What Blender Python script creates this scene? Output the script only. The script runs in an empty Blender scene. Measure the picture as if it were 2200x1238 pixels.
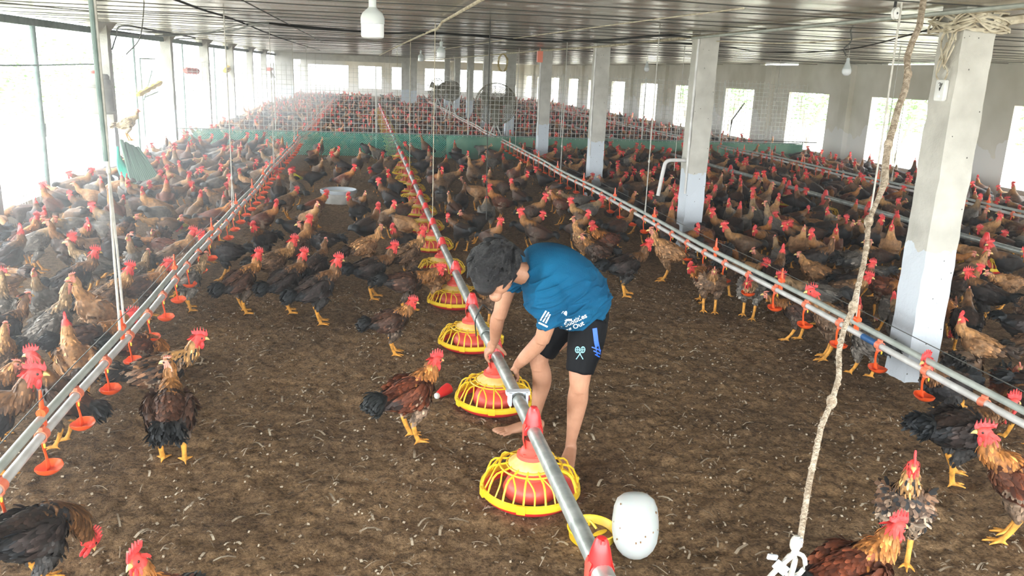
import bpy, bmesh, math, random
import numpy as np
from mathutils import Vector, Matrix
from mathutils.kdtree import KDTree
from mathutils.bvhtree import BVHTree

random.seed(7); np.random.seed(7)
PI = math.pi
scn = bpy.context.scene
COL = scn.collection

# ------------------------------------------------------------------ camera
CAM_H = 2.0
F_PX, PW, PH = 1770.0, 2200.0, 1238.0
_d = Vector(((778-1100)/F_PX, (142-619)/F_PX, 1.0)).normalized()      # rows of the barn, in camera axes (x right, y down, z forward)
_n = Vector(((835-1100)/F_PX, (7400-619)/F_PX, 1.0))
_n = (_n - _n.dot(_d)*_d).normalized()
_up = -_n
_x = _d.cross(_up)
if _x[0] < 0: _x = -_x
R3 = Matrix((_x, _d, _up))
cam_d = bpy.data.cameras.new('camera'); cam = bpy.data.objects.new('camera', cam_d); COL.objects.link(cam)
cam_d.sensor_fit = 'HORIZONTAL'; cam_d.sensor_width = 36.0
cam_d.lens = 36.0*F_PX/PW
cam_d.clip_start = 0.05; cam_d.clip_end = 300
flip = Matrix(((1,0,0),(0,-1,0),(0,0,-1)))
cam.matrix_world = Matrix.Translation((0,0,CAM_H)) @ (R3 @ flip).to_4x4()
scn.camera = cam

# ------------------------------------------------------------------ exposure, world, light
vs = scn.view_settings
vs.view_transform = 'Standard'; vs.look = 'None'; vs.gamma = 1.0; vs.use_curve_mapping = False
vs.exposure = 1.08
scn.cycles.use_denoising = True
scn.cycles.max_bounces = 7; scn.cycles.diffuse_bounces = 4; scn.cycles.glossy_bounces = 3
scn.cycles.transmission_bounces = 4; scn.cycles.transparent_max_bounces = 8
scn.cycles.caustics_reflective = False; scn.cycles.caustics_refractive = False
scn.cycles.sample_clamp_indirect = 6.0
w = bpy.data.worlds.new('sky'); scn.world = w; w.use_nodes = True
bg = w.node_tree.nodes['Background']; bg.inputs[0].default_value = (0.93, 0.98, 1.0, 1); bg.inputs[1].default_value = 6.0

def portal(name, loc, rot, sx, sy):
    l = bpy.data.lights.new(name, 'AREA'); l.shape = 'RECTANGLE'; l.size = sx; l.size_y = sy
    l.cycles.is_portal = True
    o = bpy.data.objects.new(name, l); COL.objects.link(o); o.location = loc; o.rotation_euler = rot
    return o
portal('open_side_daylight', (-4.4, 22, 1.35), (0, -PI/2, 0), 2.3, 52)
portal('near_end_daylight', (3.5, -1.2, 1.6), (PI/2, 0, 0), 15.5, 3.2)
portal('window_side_daylight', (11.7, 24, 1.4), (0, PI/2, 0), 2.3, 48)

# ------------------------------------------------------------------ materials
def new_mat(name):
    m = bpy.data.materials.new(name); m.use_nodes = True
    return m, m.node_tree.nodes, m.node_tree.links, m.node_tree.nodes['Principled BSDF']
def plain(name, col, rough=0.6, metal=0.0, spec=0.5, emit=None, trans=0.0, sub=0.0):
    m, n, l, b = new_mat(name)
    b.inputs['Base Color'].default_value = (*col, 1); b.inputs['Roughness'].default_value = rough
    b.inputs['Metallic'].default_value = metal; b.inputs['Specular IOR Level'].default_value = spec
    b.inputs['Transmission Weight'].default_value = trans
    if sub: b.inputs['Subsurface Weight'].default_value = sub; b.inputs['Subsurface Scale'].default_value = 0.01
    return m
def noisy(name, c1, c2, scale=8, rough=0.7, metal=0.0, bump=0.0, detail=4, lo=0.35, hi=0.65, coords='Object', stretch=(1,1,1), bscale=None, spec=0.5):
    m, n, l, b = new_mat(name)
    tc = n.new('ShaderNodeTexCoord'); mp = n.new('ShaderNodeMapping'); mp.inputs['Scale'].default_value = stretch
    l.new(tc.outputs[coords], mp.inputs[0])
    t = n.new('ShaderNodeTexNoise'); t.inputs['Scale'].default_value = scale; t.inputs['Detail'].default_value = detail
    l.new(mp.outputs[0], t.inputs['Vector'])
    r = n.new('ShaderNodeValToRGB'); r.color_ramp.elements[0].position = lo; r.color_ramp.elements[1].position = hi
    r.color_ramp.elements[0].color = (*c1, 1); r.color_ramp.elements[1].color = (*c2, 1)
    l.new(t.outputs['Fac'], r.inputs[0]); l.new(r.outputs[0], b.inputs['Base Color'])
    b.inputs['Roughness'].default_value = rough; b.inputs['Metallic'].default_value = metal
    b.inputs['Specular IOR Level'].default_value = spec
    if bump:
        t2 = n.new('ShaderNodeTexNoise'); t2.inputs['Scale'].default_value = bscale or scale*3; t2.inputs['Detail'].default_value = 5
        l.new(mp.outputs[0], t2.inputs['Vector'])
        bp = n.new('ShaderNodeBump'); bp.inputs['Strength'].default_value = bump; bp.inputs['Distance'].default_value = 0.02
        l.new(t2.outputs['Fac'], bp.inputs['Height']); l.new(bp.outputs[0], b.inputs['Normal'])
    return m

M = {}
# litter on the floor: dark brown droppings and husk with pale flecks
def litter_mat():
    m, n, l, b = new_mat('brown_litter')
    tc = n.new('ShaderNodeTexCoord')
    big = n.new('ShaderNodeTexNoise'); big.inputs['Scale'].default_value = 1.3; big.inputs['Detail'].default_value = 3
    mid = n.new('ShaderNodeTexNoise'); mid.inputs['Scale'].default_value = 22; mid.inputs['Detail'].default_value = 6; mid.inputs['Roughness'].default_value = 0.7
    for t in (big, mid): l.new(tc.outputs['Object'], t.inputs['Vector'])
    fin = n.new('ShaderNodeTexNoise'); fin.inputs['Scale'].default_value = 75; fin.inputs['Detail'].default_value = 5; fin.inputs['Roughness'].default_value = .65; l.new(tc.outputs['Object'], fin.inputs['Vector'])
    mm = n.new('ShaderNodeMath'); mm.operation = 'MULTIPLY_ADD'; mm.inputs[1].default_value = .55; mh = n.new('ShaderNodeMath'); mh.operation = 'MULTIPLY'; mh.inputs[1].default_value = .45
    l.new(fin.outputs['Fac'], mh.inputs[0]); l.new(mid.outputs['Fac'], mm.inputs[0]); l.new(mh.outputs[0], mm.inputs[2])
    r1 = n.new('ShaderNodeValToRGB'); e = r1.color_ramp.elements
    e[0].position = 0.38; e[0].color = (0.055, 0.033, 0.017, 1); e[1].position = 0.64; e[1].color = (0.40, 0.262, 0.145, 1)
    e2 = r1.color_ramp.elements.new(0.5); e2.color = (0.215, 0.134, 0.070, 1)
    l.new(mm.outputs[0], r1.inputs[0])
    mx = n.new('ShaderNodeMixRGB'); mx.blend_type = 'MULTIPLY'; mx.inputs[0].default_value = 0.8
    r2 = n.new('ShaderNodeValToRGB'); r2.color_ramp.elements[0].position = 0.35; r2.color_ramp.elements[0].color = (0.66, 0.64, 0.62, 1)
    r2.color_ramp.elements[1].position = 0.65; r2.color_ramp.elements[1].color = (1.12, 1.08, 1.0, 1)
    l.new(big.outputs['Fac'], r2.inputs[0]); l.new(r1.outputs[0], mx.inputs[1]); l.new(r2.outputs[0], mx.inputs[2])
    vo = n.new('ShaderNodeTexVoronoi'); vo.inputs['Scale'].default_value = 42; l.new(tc.outputs['Object'], vo.inputs['Vector'])
    r3 = n.new('ShaderNodeValToRGB'); r3.color_ramp.elements[0].position = 0.10; r3.color_ramp.elements[0].color = (1,1,1,1)
    r3.color_ramp.elements[1].position = 0.17; r3.color_ramp.elements[1].color = (0,0,0,1)
    l.new(vo.outputs['Distance'], r3.inputs[0])
    fl = n.new('ShaderNodeMath'); fl.operation = 'GREATER_THAN'; fl.inputs[1].default_value = 0.83
    sep = n.new('ShaderNodeSeparateColor'); l.new(vo.outputs['Color'], sep.inputs[0]); l.new(sep.outputs[0], fl.inputs[0])
    ml = n.new('ShaderNodeMath'); ml.operation = 'MULTIPLY'; l.new(r3.outputs[0], ml.inputs[0]); l.new(fl.outputs[0], ml.inputs[1])
    m2 = n.new('ShaderNodeMixRGB'); m2.inputs[2].default_value = (0.42, 0.34, 0.24, 1)
    l.new(ml.outputs[0], m2.inputs[0]); l.new(mx.outputs[0], m2.inputs[1]); l.new(m2.outputs[0], b.inputs['Base Color'])
    b.inputs['Roughness'].default_value = 0.95; b.inputs['Specular IOR Level'].default_value = 0.2
    bp = n.new('ShaderNodeBump'); bp.inputs['Strength'].default_value = 1.0; bp.inputs['Distance'].default_value = 0.035
    l.new(mm.outputs[0], bp.inputs['Height']); l.new(bp.outputs[0], b.inputs['Normal'])
    return m
M['litter'] = litter_mat()
M['straw'] = noisy('pale_straw', (0.20,0.14,0.085), (0.50,0.42,0.31), 3, 0.9)
M['concrete'] = noisy('grey_column_concrete', (0.36,0.345,0.30), (0.50,0.48,0.43), 3.0, 0.9, bump=0.5, bscale=30)
# limewash: column with a white-washed foot, split by its own ragged edge in height
def column_mat():
    m, n, l, b = new_mat('column_concrete_with_limewash')
    tc = n.new('ShaderNodeTexCoord'); sp = n.new('ShaderNodeSeparateXYZ'); l.new(tc.outputs['Object'], sp.inputs[0])
    t = n.new('ShaderNodeTexNoise'); t.inputs['Scale'].default_value = 4; t.inputs['Detail'].default_value = 6; l.new(tc.outputs['Object'], t.inputs['Vector'])
    r = n.new('ShaderNodeValToRGB'); r.color_ramp.elements[0].position = .35; r.color_ramp.elements[1].position = .65
    r.color_ramp.elements[0].color = (.44,.425,.375,1); r.color_ramp.elements[1].color = (.60,.58,.52,1); l.new(t.outputs['Fac'], r.inputs[0])
    a = n.new('ShaderNodeMath'); a.operation = 'MULTIPLY_ADD'; a.inputs[1].default_value = 0.35; l.new(t.outputs['Fac'], a.inputs[0]); l.new(sp.outputs[2], a.inputs[2])
    g = n.new('ShaderNodeMath'); g.operation = 'LESS_THAN'; g.inputs[1].default_value = 1.12; l.new(a.outputs[0], g.inputs[0])
    mx = n.new('ShaderNodeMixRGB'); mx.inputs[2].default_value = (0.60,0.645,0.69,1); l.new(g.outputs[0], mx.inputs[0]); l.new(r.outputs[0], mx.inputs[1])
    # small dark pits
    v = n.new('ShaderNodeTexVoronoi'); v.inputs['Scale'].default_value = 30; l.new(tc.outputs['Object'], v.inputs['Vector'])
    sc = n.new('ShaderNodeSeparateColor'); l.new(v.outputs['Color'], sc.inputs[0])
    g1 = n.new('ShaderNodeMath'); g1.operation='LESS_THAN'; g1.inputs[1].default_value=.16; l.new(v.outputs['Distance'], g1.inputs[0])
    g2 = n.new('ShaderNodeMath'); g2.operation='GREATER_THAN'; g2.inputs[1].default_value=.9; l.new(sc.outputs[0], g2.inputs[0])
    g3 = n.new('ShaderNodeMath'); g3.operation='MULTIPLY'; l.new(g1.outputs[0], g3.inputs[0]); l.new(g2.outputs[0], g3.inputs[1])
    m2 = n.new('ShaderNodeMixRGB'); m2.inputs[2].default_value = (.09,.085,.07,1); l.new(g3.outputs[0], m2.inputs[0]); l.new(mx.outputs[0], m2.inputs[1])
    l.new(m2.outputs[0], b.inputs['Base Color']); b.inputs['Roughness'].default_value = .9
    bp = n.new('ShaderNodeBump'); bp.inputs['Strength'].default_value = .5; bp.inputs['Distance'].default_value = .01
    t2 = n.new('ShaderNodeTexNoise'); t2.inputs['Scale'].default_value = 40; l.new(tc.outputs['Object'], t2.inputs['Vector'])
    l.new(t2.outputs['Fac'], bp.inputs['Height']); l.new(bp.outputs[0], b.inputs['Normal'])
    return m
M['column'] = column_mat()
def wall_mat():
    m, n, l, b = new_mat('stained_cement_wall')
    tc = n.new('ShaderNodeTexCoord'); sp = n.new('ShaderNodeSeparateXYZ'); l.new(tc.outputs['Object'], sp.inputs[0])
    t = n.new('ShaderNodeTexNoise'); t.inputs['Scale'].default_value = 1.1; t.inputs['Detail'].default_value = 7; l.new(tc.outputs['Object'], t.inputs['Vector'])
    r = n.new('ShaderNodeValToRGB'); r.color_ramp.elements[0].position = .32; r.color_ramp.elements[1].position = .66
    r.color_ramp.elements[0].color = (.62,.59,.48,1); r.color_ramp.elements[1].color = (.82,.79,.69,1); l.new(t.outputs['Fac'], r.inputs[0])
    a = n.new('ShaderNodeMath'); a.operation = 'MULTIPLY_ADD'; a.inputs[1].default_value = 1.9; l.new(t.outputs['Fac'], a.inputs[0]); l.new(sp.outputs[2], a.inputs[2])
    g = n.new('ShaderNodeMath'); g.operation = 'LESS_THAN'; g.inputs[1].default_value = 1.85; l.new(a.outputs[0], g.inputs[0])
    mx = n.new('ShaderNodeMixRGB'); mx.inputs[2].default_value = (.80,.79,.74,1); l.new(g.outputs[0], mx.inputs[0]); l.new(r.outputs[0], mx.inputs[1])
    l.new(mx.outputs[0], b.inputs['Base Color']); b.inputs['Roughness'].default_value = .95
    return m
M['wall'] = wall_mat()
# glossy foil sheet overhead
def ceiling_mat():
    m, n, l, b = new_mat('glossy_grey_foil_sheet')
    tc = n.new('ShaderNodeTexCoord'); mp = n.new('ShaderNodeMapping'); mp.inputs['Scale'].default_value = (0.35, 0.9, 1); l.new(tc.outputs['Object'], mp.inputs[0])
    t = n.new('ShaderNodeTexNoise'); t.inputs['Scale'].default_value = 1.0; t.inputs['Detail'].default_value = 3; l.new(mp.outputs[0], t.inputs['Vector'])
    r = n.new('ShaderNodeValToRGB'); r.color_ramp.elements[0].position = .35; r.color_ramp.elements[1].position = .65
    r.color_ramp.elements[0].color = (.70,.66,.58,1); r.color_ramp.elements[1].color = (.84,.80,.72,1); l.new(t.outputs['Fac'], r.inputs[0]); l.new(r.outputs[0], b.inputs['Base Color'])
    b.inputs['Roughness'].default_value = .22; b.inputs['Metallic'].default_value = .6
    wv = n.new('ShaderNodeTexWave'); wv.bands_direction = 'Y'; wv.inputs['Scale'].default_value = .7; wv.inputs['Distortion'].default_value = 2.0; l.new(tc.outputs['Object'], wv.inputs['Vector'])
    ad = n.new('ShaderNodeMath'); ad.operation = 'ADD'; l.new(t.outputs['Fac'], ad.inputs[0])
    mu = n.new('ShaderNodeMath'); mu.operation = 'MULTIPLY'; mu.inputs[1].default_value = .35; l.new(wv.outputs['Fac'], mu.inputs[0]); l.new(mu.outputs[0], ad.inputs[1])
    rib = n.new('ShaderNodeTexWave'); rib.bands_direction = 'X'; rib.inputs['Scale'].default_value = 9; l.new(tc.outputs['Object'], rib.inputs['Vector'])
    mu2 = n.new('ShaderNodeMath'); mu2.operation = 'MULTIPLY_ADD'; mu2.inputs[1].default_value = .04; l.new(rib.outputs['Fac'], mu2.inputs[0]); l.new(ad.outputs[0], mu2.inputs[2])
    bp = n.new('ShaderNodeBump'); bp.inputs['Strength'].default_value = .16; bp.inputs['Distance'].default_value = .08
    l.new(mu2.outputs[0], bp.inputs['Height']); l.new(bp.outputs[0], b.inputs['Normal'])
    return m
M['ceiling'] = ceiling_mat()
M['galv'] = noisy('dull_galvanised_steel', (.30,.33,.31), (.50,.53,.50), 14, .38, .45, detail=6)
M['pvc'] = noisy('white_pvc', (.52,.50,.47), (.68,.67,.64), 9, .35)
M['greypipe'] = noisy('grey_green_pipe', (.33,.36,.32), (.46,.49,.44), 9, .45)
M['orange'] = plain('orange_plastic', (.90,.105,.02), .32)
M['clip'] = plain('faded_orange_clip', (.86,.22,.12), .4)
M['red'] = plain('red_plastic', (.72,.03,.03), .3)
M['redfade'] = plain('faded_red_plastic', (.75,.10,.07), .38)
M['yellow'] = noisy('yellow_plastic', (.80,.50,.015), (.92,.64,.04), 10, .36)
M['palecone'] = noisy('dusty_yellow_cone', (.78,.48,.10), (.86,.66,.30), 12, .55)
M['feed'] = noisy('feed_mash', (.22,.12,.05), (.4,.24,.12), 60, .95, bump=.6)
M['brass'] = plain('yellow_nipple', (.85,.62,.05), .35)
M['blueband'] = plain('blue_tape', (.02,.10,.26), .5)
M['rope'] = noisy('dirty_jute_rope', (.28,.21,.14), (.60,.50,.38), 40, .95, bump=.8, bscale=120)
M['cord'] = noisy('white_nylon_cord', (.42,.40,.35), (.58,.56,.50), 20, .8)
M['darkcord'] = plain('dark_cord', (.045,.045,.04), .8)
M['cable'] = plain('black_cable', (.012,.013,.012), .55)
M['beige'] = noisy('beige_rope_bundle', (.38,.32,.22), (.66,.60,.46), 15, .9)
M['wire'] = plain('thin_steel_wire', (.10,.10,.09), .5, .3)
M['meshwire'] = plain('pale_mesh_wire', (.60,.60,.55), .5, .2)
M['steelgreen'] = noisy('green_painted_steel', (.13,.19,.17), (.24,.31,.28), 10, .6)
M['net'] = plain('green_netting', (.10,.50,.38), .7)
M['bulbwhite'] = plain('milky_bulb', (.86,.88,.88), .25)
M['bulbgrey'] = plain('bulb_housing', (.62,.66,.64), .35)
M['bucket'] = noisy('dusty_grey_plastic', (.20,.20,.17), (.34,.33,.28), 6, .6)
M['white'] = noisy('dusty_white_plastic', (.62,.62,.58), (.82,.82,.79), 8, .45)
M['bluewhite'] = plain('white_tape', (.60,.65,.70), .4)
M['black'] = plain('black_rubber', (.012,.012,.012), .6)
M['hole'] = plain('dark_socket_hole', (.01,.01,.01), .8)
M['fancage'] = plain('rusty_fan_wire', (.23,.20,.13), .6, .3)
M['fanblade'] = plain('grey_fan_blade', (.30,.29,.23), .5, .2)
M['leaf'] = noisy('green_leaves', (.14,.34,.10), (.34,.54,.22), 3, .7)
M['earth'] = noisy('outside_earth', (.42,.38,.30), (.60,.58,.50), 1.0, .95)
M['bark'] = plain('bark', (.34,.30,.25), .9)

# ------------------------------------------------------------------ helpers
def link(name, me, mat=None, parent=None, loc=None):
    o = bpy.data.objects.new(name, me); COL.objects.link(o)
    if mat is not None and len(me.materials) == 0:
        for mm in (mat if isinstance(mat, (list, tuple)) else [mat]): me.materials.append(mm)
    if parent: o.parent = parent
    if loc: o.location = loc
    return o
def obj(name, bm, mat, parent=None, smooth=True, loc=None):
    bmesh.ops.recalc_face_normals(bm, faces=bm.faces[:])
    me = bpy.data.meshes.new(name); bm.to_mesh(me); bm.free()
    if smooth:
        me.shade_smooth()
        try: me.set_sharp_from_angle(angle=math.radians(40))
        except Exception: pass
    return link(name, me, mat, parent, loc)
def tag(o, label, cat, group=None, kind=None):
    o['label'] = label; o['category'] = cat
    if group: o['group'] = group
    if kind: o['kind'] = kind
    return o
def struct(o):
    o['kind'] = 'structure'; return o
def thing(name, label, cat, loc=(0,0,0), rotz=0, group=None):
    o = bpy.data.objects.new(name, None); COL.objects.link(o); o.empty_display_size = .1
    o.location = loc; o.rotation_euler = (0,0,rotz)
    return tag(o, label, cat, group)
def kids(o): return [c for c in o.children]
def copy_tree(o, parent=None):
    c = o.copy(); COL.objects.link(c); c.parent = parent
    for ch in kids(o): copy_tree(ch, c)
    return c
def box(bm, x0, x1, y0, y1, z0, z1, mi=0):
    v = [bm.verts.new(p) for p in ((x0,y0,z0),(x1,y0,z0),(x1,y1,z0),(x0,y1,z0),(x0,y0,z1),(x1,y0,z1),(x1,y1,z1),(x0,y1,z1))]
    for q in ((0,3,2,1),(4,5,6,7),(0,1,5,4),(1,2,6,5),(2,3,7,6),(3,0,4,7)):
        f = bm.faces.new([v[i] for i in q]); f.material_index = mi
def loft(bm, pts, ra, rb=None, n=10, up=(0,0,1), mi=0, cap=True, closed=False):
    """tube along pts with radii ra (sideways) and rb (along up)"""
    pts = [Vector(p) for p in pts]; k = len(pts)
    ra = list(ra) if hasattr(ra, '__len__') else [ra]*k
    rb = ra if rb is None else (list(rb) if hasattr(rb, '__len__') else [rb]*k)
    up = Vector(up); rings = []; prev = None
    for i, p in enumerate(pts):
        if closed: t = pts[(i+1) % k] - pts[i-1]
        else: t = pts[min(i+1, k-1)] - pts[max(i-1, 0)]
        t.normalize()
        u = up - up.dot(t)*t
        if u.length < .15:
            u = (prev - prev.dot(t)*t) if prev is not None else Vector((1,0,0)) - t.x*t
        u.normalize(); prev = u; s = t.cross(u)
        rings.append([bm.verts.new(p + s*ra[i]*math.cos(2*PI*j/n) + u*rb[i]*math.sin(2*PI*j/n)) for j in range(n)])
    m = k if closed else k-1
    for i in range(m):
        a, b = rings[i], rings[(i+1) % k]
        for j in range(n):
            f = bm.faces.new((a[j], a[(j+1) % n], b[(j+1) % n], b[j])); f.material_index = mi
    if cap and not closed:
        for r in (rings[0], rings[-1][::-1]):
            f = bm.faces.new(r[::-1]); f.material_index = mi
    return rings
def lathe(bm, prof, n=24, c=(0,0,0), mi=0, ax='z'):
    rings = []
    for r, z in prof:
        if r < 1e-5: rings.append([bm.verts.new((c[0], c[1], c[2]+z))])
        else: rings.append([bm.verts.new((c[0]+r*math.cos(2*PI*j/n), c[1]+r*math.sin(2*PI*j/n), c[2]+z)) for j in range(n)])
    for a, b in zip(rings, rings[1:]):
        for j in range(n):
            if len(a) == 1 and len(b) == 1: continue
            if len(a) == 1: f = bm.faces.new((a[0], b[(j+1) % n], b[j]))
            elif len(b) == 1: f = bm.faces.new((a[j], a[(j+1) % n], b[0]))
            else: f = bm.faces.new((a[j], a[(j+1) % n], b[(j+1) % n], b[j]))
            f.material_index = mi
def ell(bm, c, r, rot=None, seg=12, mi=0):
    mtx = Matrix.Translation(c) @ (rot.to_4x4() if rot else Matrix.Identity(4)) @ Matrix.Diagonal((r[0], r[1], r[2], 1))
    ret = bmesh.ops.create_uvsphere(bm, u_segments=seg, v_segments=max(6, seg//2+2), radius=1, matrix=mtx)
    for v in ret['verts']:
        for f in v.link_faces: f.material_index = mi
def curve_pts(pts, per=6):
    """Catmull-Rom"""
    P = [Vector(p) for p in pts]; P = [P[0]*2-P[1]] + P + [P[-1]*2-P[-2]]; out = []
    for i in range(1, len(P)-2):
        for s in range(per):
            t = s/per; a, b, c, d = P[i-1], P[i], P[i+1], P[i+2]
            out.append(.5*((2*b)+(c-a)*t+(2*a-5*b+4*c-d)*t*t+(3*b-a-3*c+d)*t**3))
    out.append(P[-2]); return out
def cr(vals, per=6):
    return [v[0] for v in curve_pts([(x,0,0) for x in vals], per)]
def eval_mods(me, mods):
    o = bpy.data.objects.new('tmp_shape', me); COL.objects.link(o)
    for t, kw in mods:
        md = o.modifiers.new(t, t)
        for k_, v_ in kw.items(): setattr(md, k_, v_)
    dg = bpy.context.evaluated_depsgraph_get(); dg.update()
    ev = o.evaluated_get(dg); out = bpy.data.meshes.new_from_object(ev)
    bpy.data.objects.remove(o); return out
def fuse(bm, vox, smooth=3, factor=.5, ratio=None):
    me = bpy.data.meshes.new('src'); bmesh.ops.recalc_face_normals(bm, faces=bm.faces[:]); bm.to_mesh(me)
    mods = [('REMESH', dict(mode='VOXEL', voxel_size=vox, adaptivity=0.0)), ('SMOOTH', dict(iterations=smooth, factor=factor))]
    if ratio: mods.append(('DECIMATE', dict(ratio=ratio)))
    out = eval_mods(me, mods); out.shade_smooth(); return out

# ------------------------------------------------------------------ the shell
XL, XR, YE = -4.15, 11.4, 60.0
COLX, COLY = 3.74, [4.95+4.25*k for k in range(9)]
LCX, LCY = -4.0, [9.65, 14.35, 18.8, 23.1, 27.4, 32.1, 36.5]
_VT = {k: np.random.RandomState(k).rand(256, 256) for k in range(1, 6)}
def vnoise(x, y, f, seed):
    r = _VT[seed]
    xi = (x*f).astype(int); yi = (y*f).astype(int); fx = x*f-xi; fy = y*f-yi
    fx = fx*fx*(3-2*fx); fy = fy*fy*(3-2*fy)
    a = r[xi % 256, yi % 256]; b = r[(xi+1) % 256, yi % 256]; c = r[xi % 256, (yi+1) % 256]; d = r[(xi+1) % 256, (yi+1) % 256]
    return (a*(1-fx)+b*fx)*(1-fy)+(c*(1-fx)+d*fx)*fy - .5
def floor_h(x, y):
    X = np.asarray(x, float)+50; Y = np.asarray(y, float)+50
    h = .016*vnoise(X, Y, 2.3, 1)+.020*vnoise(X, Y, 8, 2)+.020*vnoise(X, Y, 19, 3)+.010*vnoise(X, Y, 40, 4)
    return h
def build_floor():
    xs = np.concatenate([np.linspace(XL-.02, -1.8, 40)[:-1], np.arange(-1.8, 3.9, .02), np.linspace(3.9, XR+.05, 80)])
    ys = np.concatenate([np.linspace(-1.5, 2.0, 20)[:-1], np.arange(2.0, 7.6, .02), np.linspace(7.6, 20, 120)[:-1], np.linspace(20, YE, 60)])
    X, Y = np.meshgrid(xs, ys, indexing='ij'); Z = floor_h(X, Y)
    nx, ny = X.shape
    me = bpy.data.meshes.new('floor')
    idx = np.arange(nx*ny).reshape(nx, ny)
    q = np.stack([idx[:-1,:-1], idx[1:,:-1], idx[1:,1:], idx[:-1,1:]], -1).reshape(-1, 4)
    me.vertices.add(nx*ny); me.vertices.foreach_set('co', np.stack([X, Y, Z], -1).astype(np.float32).ravel())
    me.loops.add(q.size); me.loops.foreach_set('vertex_index', q.astype(np.int32).ravel())
    me.polygons.add(len(q)); me.polygons.foreach_set('loop_start', np.arange(0, q.size, 4, dtype=np.int32))
    me.update(calc_edges=True); me.shade_smooth()
    return struct(link('floor', me, M['litter']))
build_floor()
bm = bmesh.new(); box(bm, -70, 90, -20, 110, -.3, -.12); struct(obj('ground_outside', bm, M['earth'], smooth=False))
# loose straw, husks and feathers trodden into the litter
def build_straw():
    rs = np.random.RandomState(5); bm = bmesh.new()
    for i in range(7600):
        if i < 6000: x, y = rs.uniform(-1.9, 4.0), 2.1 + 6.0*rs.rand()**1.25
        else: x, y = rs.uniform(-4, 10), rs.uniform(3, 18)
        big = rs.rand() < .13
        L = rs.uniform(.05, .10) if big else rs.uniform(.008, .032)
        wd = rs.uniform(.001, .0025) if rs.rand() < .5 else rs.uniform(.003, .007)
        a = rs.uniform(0, 2*PI); bend = rs.uniform(-.45, .45) if rs.rand() < .75 else rs.uniform(-1.2, 1.2); z = float(floor_h(x, y)) + .002
        p = Vector((x, y, z)); prev = None; n = 3 if L > .03 else 2
        for k in range(n+1):
            d = Vector((math.cos(a), math.sin(a), 0)); s = Vector((-d.y, d.x, 0))*wd
            q = p + Vector((0, 0, .006*math.sin(PI*k/n)*(2 if big else 1)))
            q.z = max(q.z, float(floor_h(q.x, q.y))+.0015)
            cur = (bm.verts.new(q-s), bm.verts.new(q+s+Vector((0,0,.001))))
            if prev: bm.faces.new((prev[0], prev[1], cur[1], cur[0]))
            prev = cur; p = p + d*(L/n); a += bend/n
    o = obj('straw_litter', bm, M['straw'], smooth=False)
    tag(o, 'pale straw bits and curled husks scattered over the brown litter', 'straw', kind='stuff')
build_straw()

bm = bmesh.new(); box(bm, XL-.35, XR+.45, -1.5, YE+.3, 2.5, 2.53)
ceil = struct(obj('ceiling', bm, M['ceiling'], smooth=False))
rw = random.Random(3)
ys = [4.6+.74*i for i in range(20)] + [20+1.9*i for i in range(16)]
for i, y in enumerate(ys):        # tensioned wires that carry the foil sheet
    bm = bmesh.new(); k = 16; ph = rw.random()*6; y += rw.uniform(-.12, .12)
    pts = [(XL-.2+(XR-XL+.3)*j/k, y+rw.uniform(-.02,.02), 2.482+.008*math.sin(ph+j*1.7)) for j in range(k+1)]
    loft(bm, pts, (.0045 if y < 16 else .006), n=5); obj('support_wire', bm, M['wire'], ceil)

# window-side wall
wins = [4.0, 8.1, 12.2, 16.5, 20.3, 24.4, 28.8, 32.8, 37.0, 41.1, 45.3, 49.8, 54.0, 58.0]
ZS, ZT, ZW = .32, 1.76, 2.465
bm = bmesh.new()
box(bm, XR, XR+.16, -1.5, YE, -.1, ZS); box(bm, XR, XR+.16, -1.5, YE, ZT, ZW)
e = [-1.5] + sum([[c-1.0, c+1.0] for c in wins], []) + [YE]
for a, b in zip(e[::2], e[1::2]): box(bm, XR, XR+.16, a, b, ZS, ZT)
for a, b in zip(wins, wins[1:]):
    c = (a+b)/2+.02; box(bm, XR-.13, XR, c-.17, c+.17, -.1, ZW)
for a, b in ((-1.5,9.4),(13.2,14.4),(17.3,21.0),(23.2,26.8),(28.6,YE)): box(bm, XR, XR+.16, a, b, ZW, 2.5)
struct(obj('wall_right', bm, M['wall'], smooth=False))
for i, c in enumerate(wins[:9]):
    bm = bmesh.new(); s = .075
    for k in range(int(2/s)): box(bm, XR+.07, XR+.073, c-1+k*s, c-1+k*s+.004, ZS, ZT)
    for k in range(int((ZT-ZS)/s)): box(bm, XR+.07, XR+.073, c-1, c+1, ZS+k*s, ZS+k*s+.004)
    struct(obj('window_%d' % (i+1), bm, M['meshwire'], smooth=False))
# open side: low kerb, steel rail under the eaves
bm = bmesh.new(); box(bm, XL-.12, XL, -1.5, YE, -.1, .2); struct(obj('wall_left', bm, M['wall'], smooth=False))
bm = bmesh.new(); box(bm, -4.1, -4.02, -1.5, YE, 2.33, 2.42); struct(obj('trim_1', bm, M['steelgreen'], smooth=False))
# cross wall far down the barn and the end wall behind it
bm = bmesh.new()
box(bm, -4.1, -3.25, 42, 42.3, 0, 2.5); box(bm, 1.9, 2.65, 42, 42.3, 0, 2.5); box(bm, -3.25, 1.9, 42, 42.3, 2.2, 2.5)
struct(obj('wall_cross', bm, M['column'], smooth=False))
bm = bmesh.new()
box(bm, XL, XR, YE, YE+.2, -.1, .5); box(bm, XL, XR, YE, YE+.2, 2.0, 2.5)
for c in (-4, -.6, 1.7, 4.0, 6.4, 8.8, 11.2): box(bm, c-.35, c+.35, YE, YE+.2, .5, 2.0)
struct(obj('wall_back', bm, M['wall'], smooth=False))

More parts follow.
